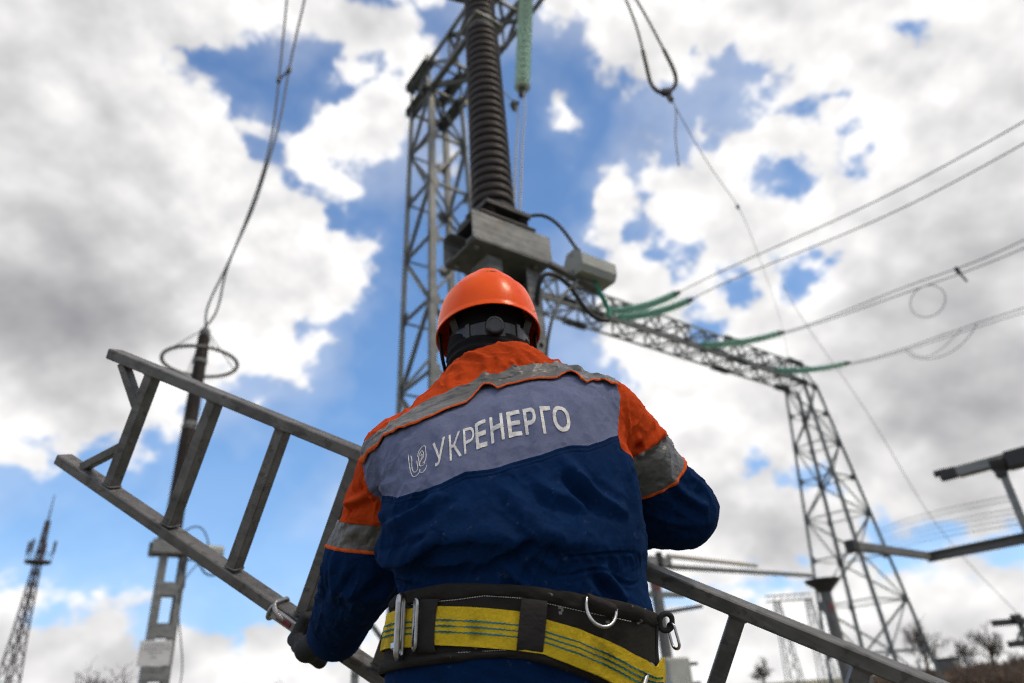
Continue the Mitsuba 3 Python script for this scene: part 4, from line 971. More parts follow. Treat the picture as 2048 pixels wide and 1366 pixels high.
PAD_LIP = [(-0.2099, 1.0969, 1.0178), (-0.1719, 1.0668, 1.0183), (-0.1267, 1.049, 1.0181), (-0.0839, 1.0413, 1.0166), (-0.0488, 1.0389, 1.016), (-0.0176, 1.0388, 1.0126), (0.0199, 1.0406, 1.0038), (0.0537, 1.0455, 0.9929), (0.0876, 1.0552, 0.9809), (0.1224, 1.0731, 0.9671), (0.152, 1.098, 0.9542)]
PAD_BOT = [(-0.2152, 1.1029, 1.0024), (-0.1721, 1.0678, 1.0047), (-0.1272, 1.0504, 1.0048), (-0.0844, 1.0424, 1.0066), (-0.0494, 1.04, 1.006), (-0.0184, 1.0399, 1.0026), (0.0188, 1.0422, 0.992), (0.0524, 1.0476, 0.9805), (0.0826, 1.0568, 0.9676), (0.1205, 1.0761, 0.9517), (0.1502, 1.1013, 0.9404)]
WEB_TOP = [(-0.2095, 1.0975, 1.0839), (-0.1552, 1.0536, 1.0808), (-0.1397, 1.0473, 1.0803), (-0.0809, 1.0335, 1.0732), (-0.0201, 1.0305, 1.0633), (0.017, 1.0314, 1.0503), (0.0578, 1.0359, 1.0348), (0.0916, 1.0445, 1.0189), (0.126, 1.0605, 1.0014), (0.1628, 1.0934, 0.9811)]
WEB_BOT = [(-0.2158, 1.0956, 1.0329), (-0.1553, 1.0518, 1.0273), (-0.1433, 1.0474, 1.0288), (-0.0831, 1.0349, 1.0213), (-0.0237, 1.0324, 1.0126), (0.0117, 1.0335, 1.0058), (0.0461, 1.039, 0.99), (0.0793, 1.0481, 0.9744), (0.1128, 1.0643, 0.9552), (0.141, 1.0842, 0.941)]
LOOP_A = [(-0.1676, 1.0538, 1.0913), (-0.1395, 1.041, 1.0877), (-0.1455, 1.0421, 1.0203), (-0.1788, 1.0565, 1.0234)]
LOOP_B = [(-0.0139, 1.0238, 1.0787), (0.0239, 1.0246, 1.0728), (0.011, 1.0274, 1.0068), (-0.0263, 1.0265, 1.0124)]
DRING = [(0.0832, 1.0258, 1.0768), (0.1213, 1.0378, 1.0608), (0.0962, 1.0315, 1.0356)]
LOGO = [[(-0.1868, 1.0907, 1.3256), (-0.184, 1.0854, 1.3085), (-0.1804, 1.0807, 1.2919), (-0.1747, 1.0766, 1.2829), (-0.1686, 1.074, 1.2853), (-0.1654, 1.0742, 1.2943)], [(-0.1822, 1.0877, 1.3224), (-0.1793, 1.0827, 1.3064), (-0.177, 1.0794, 1.294), (-0.1734, 1.0772, 1.2903), (-0.1699, 1.0758, 1.2929), (-0.1691, 1.0774, 1.302), (-0.1705, 1.0796, 1.3103)], [(-0.17, 1.0808, 1.3172), (-0.168, 1.0823, 1.3271), (-0.1634, 1.0824, 1.334), (-0.1587, 1.0816, 1.3366), (-0.1563, 1.0786, 1.3287), (-0.1551, 1.0748, 1.316), (-0.1568, 1.0737, 1.3083), (-0.1605, 1.0742, 1.3041)], [(-0.1661, 1.0756, 1.3007), (-0.1674, 1.0786, 1.3116), (-0.1663, 1.0806, 1.323), (-0.1626, 1.0805, 1.328), (-0.1597, 1.0783, 1.3232), (-0.1603, 1.0767, 1.3151), (-0.1643, 1.0769, 1.309), (-0.1644, 1.0748, 1.2999), (-0.1602, 1.0733, 1.3003), (-0.1577, 1.0739, 1.3075)], [(-0.1642, 1.0787, 1.318), (-0.1628, 1.0791, 1.3218), (-0.1619, 1.0778, 1.3175), (-0.1637, 1.0775, 1.3134)], [(-0.1653, 1.0735, 1.2908), (-0.1603, 1.0711, 1.2874), (-0.1555, 1.0703, 1.2927), (-0.1534, 1.0709, 1.2997)]]
LETTERS = [(-0.1418, -0.1201), (-0.1144, -0.0946), (-0.0905, -0.0724), (-0.0707, -0.0525), (-0.0459, -0.0235), (-0.0168, 0.0056), (0.0114, 0.0321), (0.0404, 0.0588), (0.0605, 0.0893)]


def split(V, F, f):
    """cut a mesh (rows V, faces F) at f = 0; returns (part where f >= 0, the rest)"""
    s = f >= 0
    cnt = s[F].sum(1)
    one, two = F[cnt == 1], F[cnt == 2]
    odd = np.vstack([one, two]) if len(one) + len(two) else np.zeros((0, 3), int)
    if len(odd):
        want = np.concatenate([np.ones(len(one), bool), np.zeros(len(two), bool)])
        k = np.argmax(s[odd] == want[:, None], 1)
        r = np.arange(len(odd))
        a, b, c = odd[r, k], odd[r, (k + 1) % 3], odd[r, (k + 2) % 3]
        e = np.sort(np.vstack([np.stack([a, b], 1), np.stack([a, c], 1)]), 1)
        u, inv = np.unique(e, axis=0, return_inverse=True)
        inv = inv.reshape(-1)
        t = np.clip(f[u[:, 0]] / (f[u[:, 0]] - f[u[:, 1]]), 0.001, 0.999)[:, None]
        nv = V[u[:, 0]] * (1 - t) + V[u[:, 1]] * t
        ab, ac = len(V) + inv[:len(a)], len(V) + inv[len(a):]
        V = np.vstack([V, nv])
        tip, rest = np.stack([a, ab, ac], 1), np.vstack([np.stack([ab, b, c], 1), np.stack([ab, c, ac], 1)])
        w2 = np.concatenate([want, want])
        P, N = np.vstack([F[cnt == 3], tip[want], rest[~w2]]), np.vstack([F[cnt == 0], tip[~want], rest[w2]])
    else:
        P, N = F[cnt == 3], F[cnt == 0]
    out = []
    for q in (P, N):
        used, inv = np.unique(q, return_inverse=True)
        out.append((V[used], inv.reshape(-1, 3)))
    return out

def smooth_part(parent, part, V, F, bsdf, uv=None, **kw):
    """a cloth piece with its own vertex normals (columns 3 to 6 of V)"""
    n = V[:, 3:6] / np.maximum(np.linalg.norm(V[:, 3:6], axis=1, keepdims=True), 1e-9)
    key = numbered(f"{parent}__{part}" if part else parent)
    path = meshkit.write_ply((V[:, :3], F), smooth=True, uv=uv, normals=n)
    scene[key] = {"type": "ply", "filename": path, "face_normals": False, "bsdf": {"type": "ref", "id": bsdf}}
    if kw.get("label"):
        labels[key] = {"label": kw["label"]}
    return key

def sstep(a, b, x):
    t = np.clip((x - a) / (b - a), 0, 1)
    return t * t * (3 - 2 * t)

# ---- cloth detail: finer mesh, folds, small wrinkles
jv, jq = trimesh.remesh.subdivide(jv, jq)
jm = trimesh.Trimesh(jv, jq, process=False)
relax(jm, 2)
jv = np.array(jm.vertices)
jn = np.array(jm.vertex_normals)
disp = np.zeros(len(jv))
for pts, wd, amp in FOLDS:
    c = spline(pts, 60) if len(pts) > 2 else np.linspace(pts[0], pts[1], 60)
    wd, amp = wd * 0.0009, amp * 0.001 * (1.9 if wd > 8.5 else 1.1)
    m = np.all((jv > c.min(0) - 3 * wd) & (jv < c.max(0) + 3 * wd), axis=1)
    if not m.any():
        continue
    from scipy.spatial import cKDTree
    d, i = cKDTree(c).query(jv[m])
    g = np.exp(-(d / wd) ** 2) - 0.42 * np.exp(-((d - 1.9 * wd) / wd) ** 2)
    disp[m] += amp * g * np.sin(np.pi * np.clip(0.06 + 0.94 * i / 59.0, 0, 1)) ** 0.6
f1 = meshkit.fbm(jv * [22, 22, 30] + 3.1, 3, 41) - 0.5
diag = jv @ np.array([[0.8, 0.2, 0.9], [0.9, 0.1, -0.5], [0.1, 1.0, 0.1]]).T
f2 = meshkit.fbm(diag * [28, 75, 40], 3, 43) - 0.5
f3 = meshkit.noise(jv * 210, 45) - 0.5
f4 = meshkit.fbm(jv * 9.0 + 1.7, 2, 47) - 0.5
def ridged(q, seed):
    return (1 - np.abs(2 * meshkit.noise(q, seed) - 1)) ** 4
crease = ridged(diag * [16, 44, 24] + 5.0, 81) * meshkit.noise(jv * 8 + 2.0, 83) + 0.6 * ridged((jv @ np.array([[0.7, 0.1, -0.7], [0.2, 1.0, 0.1], [0.7, -0.1, 0.75]]).T) * [14, 40, 34], 85) * meshkit.noise(jv * 9 + 7.0, 87)
calm = 1 - 0.55 * sstep(1.27, 1.30, jv[:, 2]) * (np.abs(jv[:, 0]) < 0.18) * (jv[:, 1] < 1.16)      # the printed panel lies flatter
disp += 0.009 * f4 + (0.0065 * f1 + 0.0050 * f2 + 0.0055 * crease) * calm + 0.0005 * f3
jv = jv + jn * disp[:, None]
jm = trimesh.Trimesh(jv, jq, process=False)
jn = np.array(jm.vertex_normals)

bt, ba, bb = jacket_fields(jv)
wv = jv[:, 2] + 0.9 * (jv[:, 1] - 1.2)
def along(line):
    p = np.array(line)
    o = np.argsort(p[:, 0])
    return lambda x: np.interp(x, p[o, 0], p[o, 2] + 0.9 * (p[o, 1] - 1.2))
top_w, low_w = along(STRIP_TOP), along(PIPE_LOW)
nav = np.array(NAVY[1:])
navy_z = lambda x: np.interp(x, nav[:, 0], nav[:, 2])
rear = 1 - sstep(1.215, 1.27, jv[:, 1])
def armhole(line, sgn, fs, z0):
    p = np.array(line)
    o = np.argsort(p[:, 2])
    x = np.interp(jv[:, 2], p[o, 2], p[o, 0])
    k = rear * sstep(z0 - 0.02, z0 + 0.03, jv[:, 2])
    return k * sgn * (jv[:, 0] - x) + (1 - k) * fs
fL = armhole(ARM_LEFT[1:-1], -1, bt - ba, 1.262)
fR = armhole(ARM_RIGHT[:-1], 1, bt - bb, 1.30)
def stripe(p, q, a, b):
    """signed distance along the sleeve to the plane through p and q"""
    ax = unit(np.array(b) - a)
    l = unit(np.array(q) - p)
    n = unit(np.cross(np.cross(l, ax), l))
    n = n if n @ ax > 0 else -n
    return (jv - np.array(p)) @ n
sla, slb = stripe(*SL_LEFT_A, SL, EL), stripe(*SL_LEFT_B, SL, EL)
sra, srb = stripe(*SL_RIGHT_A, SR, ER), stripe(*SL_RIGHT_B, SR, ER)
t_strip = (top_w(jv[:, 0]) - wv) / np.maximum(top_w(jv[:, 0]) - low_w(jv[:, 0]), 0.01)
COLS = np.column_stack([jv, jn, fL, fR, wv - top_w(jv[:, 0]), wv - low_w(jv[:, 0]), jv[:, 2] - navy_z(jv[:, 0]), sla, slb, sra, srb, t_strip])
C_L, C_R, C_TOP, C_LOW, C_NAVY, C_LA, C_LB, C_RA, C_RB, C_T = range(6, 16)

# ---- cloth materials
def cloth_mat(key, base, tone=0.25, rough=0.85, seam=None, sheen=0.3):
    base = np.array(base)
    def col(p, n, uv):
        a = mikit.fbm(p.x * 11, p.y * 11, p.z * 11, 4)
        b = mikit.noise(p.x * 320, p.y * 320, p.z * 320)
        w = mikit.fbm(p.x * 60, p.y * 60, p.z * 22, 3)
        k = 1 + tone * (a - 0.5) * 1.3 + 0.22 * (b - 0.5) + 0.22 * (w - 0.5)
        c = mi.Color3f(*[float(x) for x in base]) * k
        lint = mikit.smoothstep(0.80, 0.86, mikit.noise(p.x * 90 + 5, p.y * 90, p.z * 60)) * mikit.smoothstep(0.5, 0.75, mikit.noise(p.x * 420, p.y * 420, p.z * 300))
        c = c + mi.Color3f(0.02) * lint
        if seam:
            for s0 in seam:
                line = dr.exp(-dr.square((uv.y - s0) / 0.0010))
                dash = mikit.smoothstep(0.2, 0.35, dr.abs(dr.sin(uv.x * 900.0)))
                c = c * (1 - 0.55 * line * dash)
        return c
    def bmp(p, n, uv):
        h = mikit.noise(p.x * 480, p.y * 480, p.z * 480) * 0.35 + mikit.fbm(p.x * 110, p.y * 110, p.z * 70, 3)
        if seam:
            for s0 in seam:
                h = h - 2.2 * dr.exp(-dr.square((uv.y - s0) / 0.0014))
        return h
    return mat(key, col, rough, 0.0, bmp, 0.00042, sheen=sheen, specular=0.06)

NAVYC = cloth_mat("navy_cloth", (0.0024, 0.0175, 0.066), 0.45, seam=(0.005, 0.0115), sheen=0.0)
BLUEC = cloth_mat("slate_cloth", (0.128, 0.147, 0.240), 0.18, sheen=0.1)
ORANC = cloth_mat("orange_cloth", (0.46, 0.052, 0.009), 0.22, sheen=0.0)
PIPEC = cloth_mat("orange_piping", (0.60, 0.095, 0.02), 0.15)
def strip_col(p, n, uv):
    a = mikit.fbm(p.x * 26, p.y * 26, p.z * 40, 4)
    return mikit.mix((0.088, 0.087, 0.087), (0.122, 0.120, 0.119), mikit.smoothstep(0.3, 0.7, a)) * (0.9 + 0.2 * mikit.noise(p.x * 600, p.y * 600, p.z * 600))
def strip_bmp(p, n, uv):
    return mikit.fbm(p.x * 45 + p.z * 20, p.y * 45, p.z * 150, 4) * 1.6 + mikit.noise(p.x * 300, p.y * 300, p.z * 300) * 0.2
REFLC = mat("reflective_tape", strip_col, 0.45, 0.15, strip_bmp, 0.0012)

worker = thing("person", "worker seen from behind in orange helmet and blue and orange jacket, carrying a ladder", "person")
V, F = COLS, jq
(aL, rest) = split(V, F, V[:, C_L])
(aR, tor) = split(*rest, rest[0][:, C_R])
# torso
yoke, r1 = split(*tor, tor[0][:, C_TOP])
r1b = (r1[0].copy(), r1[1].copy())
stripm, r2 = split(*r1, r1[0][:, C_LOW])
panel_full, lower = split(*r1b, r1b[0][:, C_NAVY])
# the slate panel reaches up beneath the flap
panel, _ = split(*panel_full, 0.62 - panel_full[0][:, C_T]) if False else split(*panel_full, panel_full[0][:, C_T] - 0.45)
def uv_navy(V):
    return np.column_stack([V[:, 0], np.where(V[:, 1] < 1.25, -V[:, C_NAVY], 1.0)])
jk = smooth_part(worker, "jacket", *lower, NAVYC, uv_navy(lower[0]))
labels[jk] = {"label": "navy blue back and sides of the work jacket"}
pan = panel[0].copy()
smooth_part(jk, "back_panel", pan, panel[1], BLUEC, label="slate blue back panel of the jacket")
smooth_part(jk, "yoke", *yoke, ORANC, label="orange shoulder yoke of the jacket")
# flap: strip and piping stand off the panel, more where it waves
def flap_off(V):
    t = np.clip(V[:, C_T], 0, 1.4)
    x = V[:, 0]
    wave = sum(h * np.exp(-((x - c) / s) ** 2) for c, s, h in ((-0.050, 0.022, 1.0), (0.108, 0.018, 0.9), (0.172, 0.016, 0.8), (-0.205, 0.02, 0.55), (-0.12, 0.03, 0.25)))
    lift = 0.0035 + 0.0065 * np.clip(wave, 0, 1)
    return 0.0012 + lift * t ** 1.6
def offset(V, o):
    V = V.copy()
    V[:, :3] += V[:, 3:6] * np.asarray(o)[:, None]
    return V
def recalc(V, F):
    V = V.copy()
    V[:, 3:6] = trimesh.Trimesh(V[:, :3], F, process=False).vertex_normals
    return V
PW = 0.0078
pipe_f = stripm[0][:, C_LOW] - PW
band, pipe = split(*stripm, pipe_f)
o = flap_off(band[0])
mid = np.exp(-((band[0][:, C_T] - 0.40 - 0.10 * (meshkit.noise(band[0][:, :3] * 45, 5) - 0.5)) / 0.055) ** 2)
o = o - 0.0026 * mid * (0.5 + meshkit.noise(band[0][:, :3] * 30, 9)) + 0.0030 * (meshkit.fbm(band[0][:, :3] * [40, 40, 110], 3, 51) - 0.5)
b2 = recalc(offset(band[0], o), band[1])
smooth_part(jk, "reflective_strip", b2, band[1], REFLC, label="grey reflective strip across the shoulders")
q = np.clip(pipe[0][:, C_LOW] / PW, 0, 1)
p2 = recalc(offset(pipe[0], flap_off(pipe[0]) + 0.0024 * np.sin(np.pi * q) ** 0.6), pipe[1])
smooth_part(jk, "piping", p2, pipe[1], PIPEC, label="orange piping under the shoulder strip")
# underside of the flap edge, so that it has thickness
und = offset(p2, -0.0022 * np.ones(len(p2)))
und[:, 3:6] *= -1
smooth_part(jk, "piping", und, pipe[1][:, ::-1], PIPEC)
# sleeves
for (VA, FA), ca, cb in ((aL, C_LA, C_LB), (aR, C_RA, C_RB)):
    below, upper = split(VA, FA, VA[:, ca])
    dark, mid2 = split(*below, below[0][:, cb])
    smooth_part(jk, "sleeve", *upper, ORANC, label="orange upper sleeve")
    o = 0.0012 + 0.0045 * (meshkit.fbm(mid2[0][:, :3] * 48, 3, 61) - 0.5)
    smooth_part(jk, "reflective_strip", recalc(offset(mid2[0], o), mid2[1]), mid2[1], REFLC, label="grey reflective sleeve band")
    pip, dark = split(*dark, 0.0068 - dark[0][:, cb])
    q = np.clip(pip[0][:, cb] / 0.0068, 0, 1)
    smooth_part(jk, "piping", recalc(offset(pip[0], 0.0008 + 0.0026 * np.sin(np.pi * q) ** 0.6), pip[1]), pip[1], PIPEC)
    smooth_part(jk, "lower_sleeve", *dark, NAVYC, np.column_stack([dark[0][:, 0], np.ones(len(dark[0]))]))

# cuffs
for c_, e_ in ((CUFF_L, EL), (WR, ER)):
    d_ = unit(c_ - e_)
    rr_ = 0.060 if c_ is CUFF_L else 0.050
    cm_ = lathe([(rr_ + 0.0015, -0.012), (rr_ + 0.004, -0.008), (rr_ + 0.003, 0.020), (rr_ + 0.001, 0.048), (rr_ - 0.002, 0.051), (rr_ - 0.006, 0.049), (rr_ - 0.008, 0.020)], c_, d_, 48)
    v_ = np.array(cm_.vertices)
    v_ += 0.004 * (meshkit.fbm(v_ * 40, 3, 91) - 0.5)[:, None]
    put(jk, "cuff", trimesh.Trimesh(v_, cm_.faces, process=False), NAVYC, smooth=50)

# ---- lettering on the back panel
from scipy.interpolate import LinearNDInterpolator
pv = pan[(pan[:, 1] < 1.2)]
back_y = LinearNDInterpolator(pv[:, [0, 2]], pv[:, 1])
PRINTW = mat("white_print", lambda p, n, uv: mikit.mix((0.52, 0.51, 0.50), (0.70, 0.69, 0.68), mikit.smoothstep(0.3, 0.7, mikit.fbm(p.x * 120, p.y * 120, p.z * 120, 3))), 0.7)
tb, tt = np.array(TEXT_BASE), np.array(TEXT_TOP)
def on_back(x, z, off):
    y = back_y(x, z)
    y = np.where(np.isnan(y), np.nanmean(y) if np.isfinite(y).any() else 1.08, y)
    return np.stack([x, y - off, z], -1)
letters = []
for ch, (x0, x1), bold in zip("УКРЕНЕРГО", LETTERS, (0, 0, 0, 1, 1, 1, 1, 1, 1)):
    m = meshkit.text_mesh(ch, 1.0, 0.02, bold=bool(bold))
    v, f = trimesh.remesh.subdivide_to_size(m.vertices, m.faces, 0.12)
    v = v.copy()
    lo, hi = v.min(0), v.max(0)
    a = (v[:, 0] - lo[0]) / (hi[0] - lo[0])
    h = (v[:, 1] - lo[1]) / (hi[1] - lo[1])
    x = x0 + (x1 - x0) * a
    zb = np.interp(x, tb[:, 0], tb[:, 2])
    zt = np.interp(x, tt[:, 0], tt[:, 2])
    P = on_back(x - 0.0025 * h, zb + (zt - zb) * h, 0.0010 + 0.0005 * (v[:, 2] > 0.01))
    letters.append((P, f))
lk = put(jk, "lettering", CM([trimesh.Trimesh(*a, process=False) for a in letters]), PRINTW, label="white lettering across the back panel", kind="stuff")
strokes = []
for s in LOGO:
    c = spline(s, 40)
    c = on_back(c[:, 0], c[:, 2], 0.0004)
    strokes.append(tube(c, 0.0007, 6))
put(jk, "emblem", CM(strokes), PRINTW, label="white outline emblem before the lettering", kind="stuff")

# ---- collar
def ring_wall(fn, thetas, vs, thick, cap=True):
    """wall between fn(theta, v, 0) and fn(theta, v, thick), closed"""
    n, m = len(thetas), len(vs)
    tt_, vv = np.meshgrid(thetas, vs, indexing="ij")
    A, B = fn(tt_, vv, thick * np.ones_like(tt_)), fn(tt_, vv, 0 * tt_)
    P = np.concatenate([A.reshape(-1, 3), B.reshape(-1, 3)])
    f = []
    closed = abs((thetas[-1] - thetas[0]) % (2 * np.pi)) < 1e-6
    o = n * m
    for i in range(n - 1):
        for j in range(m - 1):
            a, b, c, d = i * m + j, (i + 1) * m + j, (i + 1) * m + j + 1, i * m + j + 1
            f += [[a, b, c], [a, c, d], [o + a, o + c, o + b], [o + a, o + d, o + c]]
        a, b = i * m, (i + 1) * m
        f += [[a, o + a, b], [b, o + a, o + b]]
        a, b = i * m + m - 1, (i + 1) * m + m - 1
        f += [[a, b, o + a], [b, o + b, o + a]]
    if not closed:
        for i, s in ((0, 1), (n - 1, -1)):
            for j in range(m - 1):
                a, b = i * m + j, i * m + j + 1
                t = [[a, b, o + a], [b, o + b, o + a]]
                f += t if s > 0 else [x[::-1] for x in t]
    mesh = trimesh.Trimesh(P, f, process=True)
    trimesh.repair.fix_normals(mesh)
    return mesh

def collar_fn(th, v, off):
    cx, cy = -0.048 - 0.004 * v, 1.292 + 0.012 * v
    rx, ry = 0.088 - 0.004 * v, 0.094 - 0.006 * v
    z = 1.528 + 0.13 * (np.cos(th) * rx) + v * (0.050 - 0.010 * np.cos(th)) - (0.012 + 0.028 * v) * np.cos(th) ** 2 + 0.003 * np.sin(3 * th + 1) * v
    r = 1 + 0.02 * np.sin(5 * th) * (1 - v)
    return np.stack([cx + (rx * r + off) * np.cos(th), cy + (ry * r + off) * np.sin(th), z], -1)
put(jk, "collar", ring_wall(collar_fn, np.linspace(0, 2 * np.pi, 97), np.linspace(0, 1, 9), 0.006), ORANC, smooth=50, label="orange stand collar")

# ---- head, hood, body under the clothes
HC = np.array([-0.053, 1.368, 1.700])
def head_field(p):
    d = ellip(p, HC, (0.083, 0.105, 0.119))
    d = smin(d, ellip(p, HC + (0, 0.045, -0.085), (0.062, 0.068, 0.055)), 0.04)
    d = smin(d, cone(p, HC + (0, 0.10, -0.030), HC + (0, 0.108, -0.045), 0.010, 0.014), 0.015)
    return smin(d, cone(p, HC + (0, -0.01, -0.06), (-0.046, 1.290, 1.50), 0.062, 0.066), 0.03)
def hood_field(p):
    d = head_field(p) - 0.005
    g = cone(p, HC + (0.0, -0.018, -0.070), (-0.044, 1.325, 1.548), 0.093, 0.098)
    u = p[..., 2] + 0.10 * (p[..., 0] + 0.05)
    fold = 0.0032 * np.sin(u * 260 + 3 * np.sin(p[..., 0] * 22)) * np.clip((1.655 - p[..., 2]) / 0.03, 0, 1)
    return smin(d, g + fold, 0.012)
hl, hh = np.array([-0.18, 1.16, 1.47]), np.array([0.08, 1.54, 1.84])
gp = grid(hl, hh, 0.0045)
hv, hq = surface_net(np.maximum(hood_field(gp), 1.49 - gp[..., 2]), hl, 0.0045)
hm = trimesh.Trimesh(hv, hq, process=False)
relax(hm, 4)
def knit(p, n, uv):
    return mi.Color3f(0.008, 0.008, 0.009) * (0.7 + 0.6 * mikit.noise(p.x * 260, p.y * 260, p.z * 520))
KNIT = mat("black_knit", knit, 0.9, 0.0, lambda p, n, uv: mikit.noise(p.x * 320, p.y * 320, p.z * 700), 0.0005, sheen=0.08, specular=0.15)
hvn = np.column_stack([np.array(hm.vertices), np.array(hm.vertex_normals)])
eye_gap = np.maximum(np.maximum(np.abs(hvn[:, 2] - 1.690) - 0.018, np.abs(hvn[:, 0] - HC[0]) - 0.062), 1.415 - hvn[:, 1])
hood, _ = split(hvn, hq, eye_gap)
hk = smooth_part(worker, "balaclava", *hood, KNIT, label="black balaclava with a loose neck")

SKIN = mat("skin", speckled((0.42, 0.25, 0.18), (0.50, 0.31, 0.23), 40), 0.5)
HL, HR = np.array([-0.505, 1.720, 1.100]), np.array([0.095, 1.640, 1.290])
def body_field(p):
    d = smin(head_field(p), loft(p, TORSO) + 0.035, 0.03)
    for s, e, w, h in ((SL, EL, WL, HL), (SR, ER, WR, HR)):
        d = smin(d, cone(p, s, e, 0.048, 0.040), 0.03)
        d = smin(d, cone(p, e, w, 0.040, 0.028), 0.02)
        d = smin(d, cone(p, w, w + (h - w) * 0.5, 0.026, 0.022), 0.01)
    for sx in (-1, 1):
        hip, kn, an = np.array([-0.03 + sx * 0.09, 1.20, 0.93]), np.array([-0.03 + sx * 0.12, 1.18, 0.50]), np.array([-0.03 + sx * 0.14, 1.22, 0.10])
        d = smin(d, cone(p, hip, kn, 0.080, 0.052), 0.03)
        d = smin(d, cone(p, kn, an, 0.050, 0.036), 0.02)
        d = smin(d, cone(p, an - (0, 0, 0.04), an + (0, 0.15, -0.055), 0.034, 0.028), 0.02)
    return d
bl, bh = np.array([-0.62, 0.98, 0.0]), np.array([0.45, 1.80, 1.84])
gp = grid(bl, bh, 0.012)
ov, oq = surface_net(body_field(gp), bl, 0.012)
om = trimesh.Trimesh(ov, oq, process=False)
relax(om, 6)
bk = put(worker, "body", om, SKIN, smooth=True)
EYEW = mat("eye_white", (0.75, 0.74, 0.72), 0.2)
EYED = mat("eye_dark", (0.02, 0.015, 0.01), 0.1)
for s in (-1, 1):
    c = HC + (s * 0.031, 0.090, -0.006)
    e = put(bk, "eye", trimesh.creation.icosphere(3, 0.0125).apply_translation(c), EYEW, smooth=True)

# ---- trousers and boots
def trouser_field(p):
    sec = TORSO[:3].copy()
    sec = np.vstack([[(-0.03, 1.20, 0.86, 0.205, 0.150, 0.0)], sec])
    sec[:, 3] += 0.004
    sec[:, 4] += 0.008
    d = loft(p, sec)
    for sx in (-1, 1):
        hip, kn, an = np.array([-0.03 + sx * 0.095, 1.205, 0.90]), np.array([-0.03 + sx * 0.12, 1.18, 0.50]), np.array([-0.03 + sx * 0.14, 1.22, 0.09])
        d = smin(d, smin(cone(p, hip, kn, 0.112, 0.082), cone(p, kn, an, 0.082, 0.078), 0.03), 0.03)
    return np.maximum(d, p[..., 2] - 1.05)
tl, th_ = np.array([-0.30, 0.98, 0.03]), np.array([0.26, 1.42, 1.07])
gp = grid(tl, th_, 0.009)
tv, tq = surface_net(trouser_field(gp), tl, 0.009)
tv, tq = trimesh.remesh.subdivide(tv, tq)
tm = trimesh.Trimesh(tv, tq, process=False)
relax(tm, 6)
tn = np.array(tm.vertex_normals)
tv = np.array(tm.vertices)
td = 0.022 * (meshkit.fbm(tv * [14, 14, 9] + 2.2, 3, 71) - 0.5) + 0.014 * (meshkit.fbm((tv @ np.array([[1, 0, .7], [0, 1, 0], [-.7, 0, 1]])) * [12, 12, 42], 3, 73) - 0.5)
tv = tv + tn * td[:, None]
tm = trimesh.Trimesh(tv, tq, process=False)
smooth_part(worker, "trousers", np.column_stack([tv, tm.vertex_normals]), tq, NAVYC, np.column_stack([tv[:, 0], np.ones(len(tv))]), label="navy work trousers")
LEATH = mat("black_leather", (0.02, 0.018, 0.017), 0.45)
for sx in (-1, 1):
    an = np.array([-0.03 + sx * 0.14, 1.22, 0.10])
    sph = []
    for dx, dy, dz, r in ((0, 0, 0.10, 0.056), (0, -0.02, -0.055, 0.045), (0, 0.16, -0.058, 0.042), (0.0, 0.10, -0.03, 0.048)):
        sph.append(trimesh.creation.icosphere(2, r).apply_translation(an + (dx, dy, dz)).vertices)
    bt_ = trimesh.convex.convex_hull(np.vstack(sph))
    key = put(worker, "boot", bt_, LEATH, smooth=40)
    put(key, "sole", cbox(an + (0, 0.07, -0.095), np.array([1.0, 0, 0]), np.array([0, 1.0, 0]), EZ, 0.095, 0.30, 0.03, 0.008), BLACKR)

# ---- helmet
YAW = math.radians(9)
def helmet_pt(ph, v, off):
    """ph: angle, rear = -pi/2; v: 0 at the rim, 1 at the top"""
    a = v * np.pi / 2
    ry = np.where(np.sin(ph) < 0, 0.133, 0.145)
    band = 0.0048 * (1 - sstep(0.37, 0.395, v)) + 0.0030 * (1 - sstep(0.0, 0.05, v)) - 0.0022 * np.exp(-((v - 0.40) / 0.010) ** 2)
    spine = 0.004 * np.exp(-(np.cos(ph) * np.cos(a) / 0.20) ** 4) * sstep(0.42, 0.55, v)
    o = off + band + spine
    c = np.cos(a) ** 0.86
    x, y = (0.1075 + o) * c * np.cos(ph), (ry + o) * c * np.sin(ph)
    z = (0.148 + o) * np.sin(a) ** 0.98 - 0.004 * (1 - v) * np.cos(ph) ** 2 + 0.003 * (1 - v) * (np.sin(ph) < 0)
    X, Y = x * math.cos(YAW) - y * math.sin(YAW), x * math.sin(YAW) + y * math.cos(YAW)
    return np.stack([HC[0] + X, 1.362 + Y, 1.684 + z], -1)
ph = np.linspace(0, 2 * np.pi, 181)
vs = np.concatenate([np.linspace(0, 0.06, 5), np.linspace(0.08, 0.34, 9), np.linspace(0.36, 0.42, 9), np.linspace(0.45, 0.97, 22), [0.995]])
shell = ring_wall(helmet_pt, ph, vs, 0.0032)
ORANGE = mat("orange_shell", lambda p, n, uv: mikit.mix((0.95, 0.090, 0.002), (0.98, 0.11, 0.003), mikit.fbm(p.x * 30, p.y * 30, p.z * 30, 3)), 0.30, 0.0, clearcoat=0.6, clearcoat_gloss=0.98, specular=0.12)
hel = put(worker, "helmet", shell, ORANGE, smooth=40, label="orange safety helmet")
pk = []
for i in range(25):
    a = math.radians(48 + 84 * i / 24)
    p0 = helmet_pt(np.array(a), np.array(0.02), np.array(0.001))
    fw = np.array([math.cos(a + YAW) * 0.3, math.sin(a + YAW), -0.28]) * 0.045 * math.sin(math.pi * i / 24) ** 0.5
    pk.append((p0, p0 + fw))
pv_ = np.array([q for a, b in pk for q in (a, b, a - EZ * 0.003, b - EZ * 0.003)])
pf = []
for i in range(24):
    o = 4 * i
    pf += [[o, o + 4, o + 5], [o, o + 5, o + 1], [o + 2, o + 7, o + 6], [o + 2, o + 3, o + 7], [o + 1, o + 5, o + 7], [o + 1, o + 7, o + 3]]
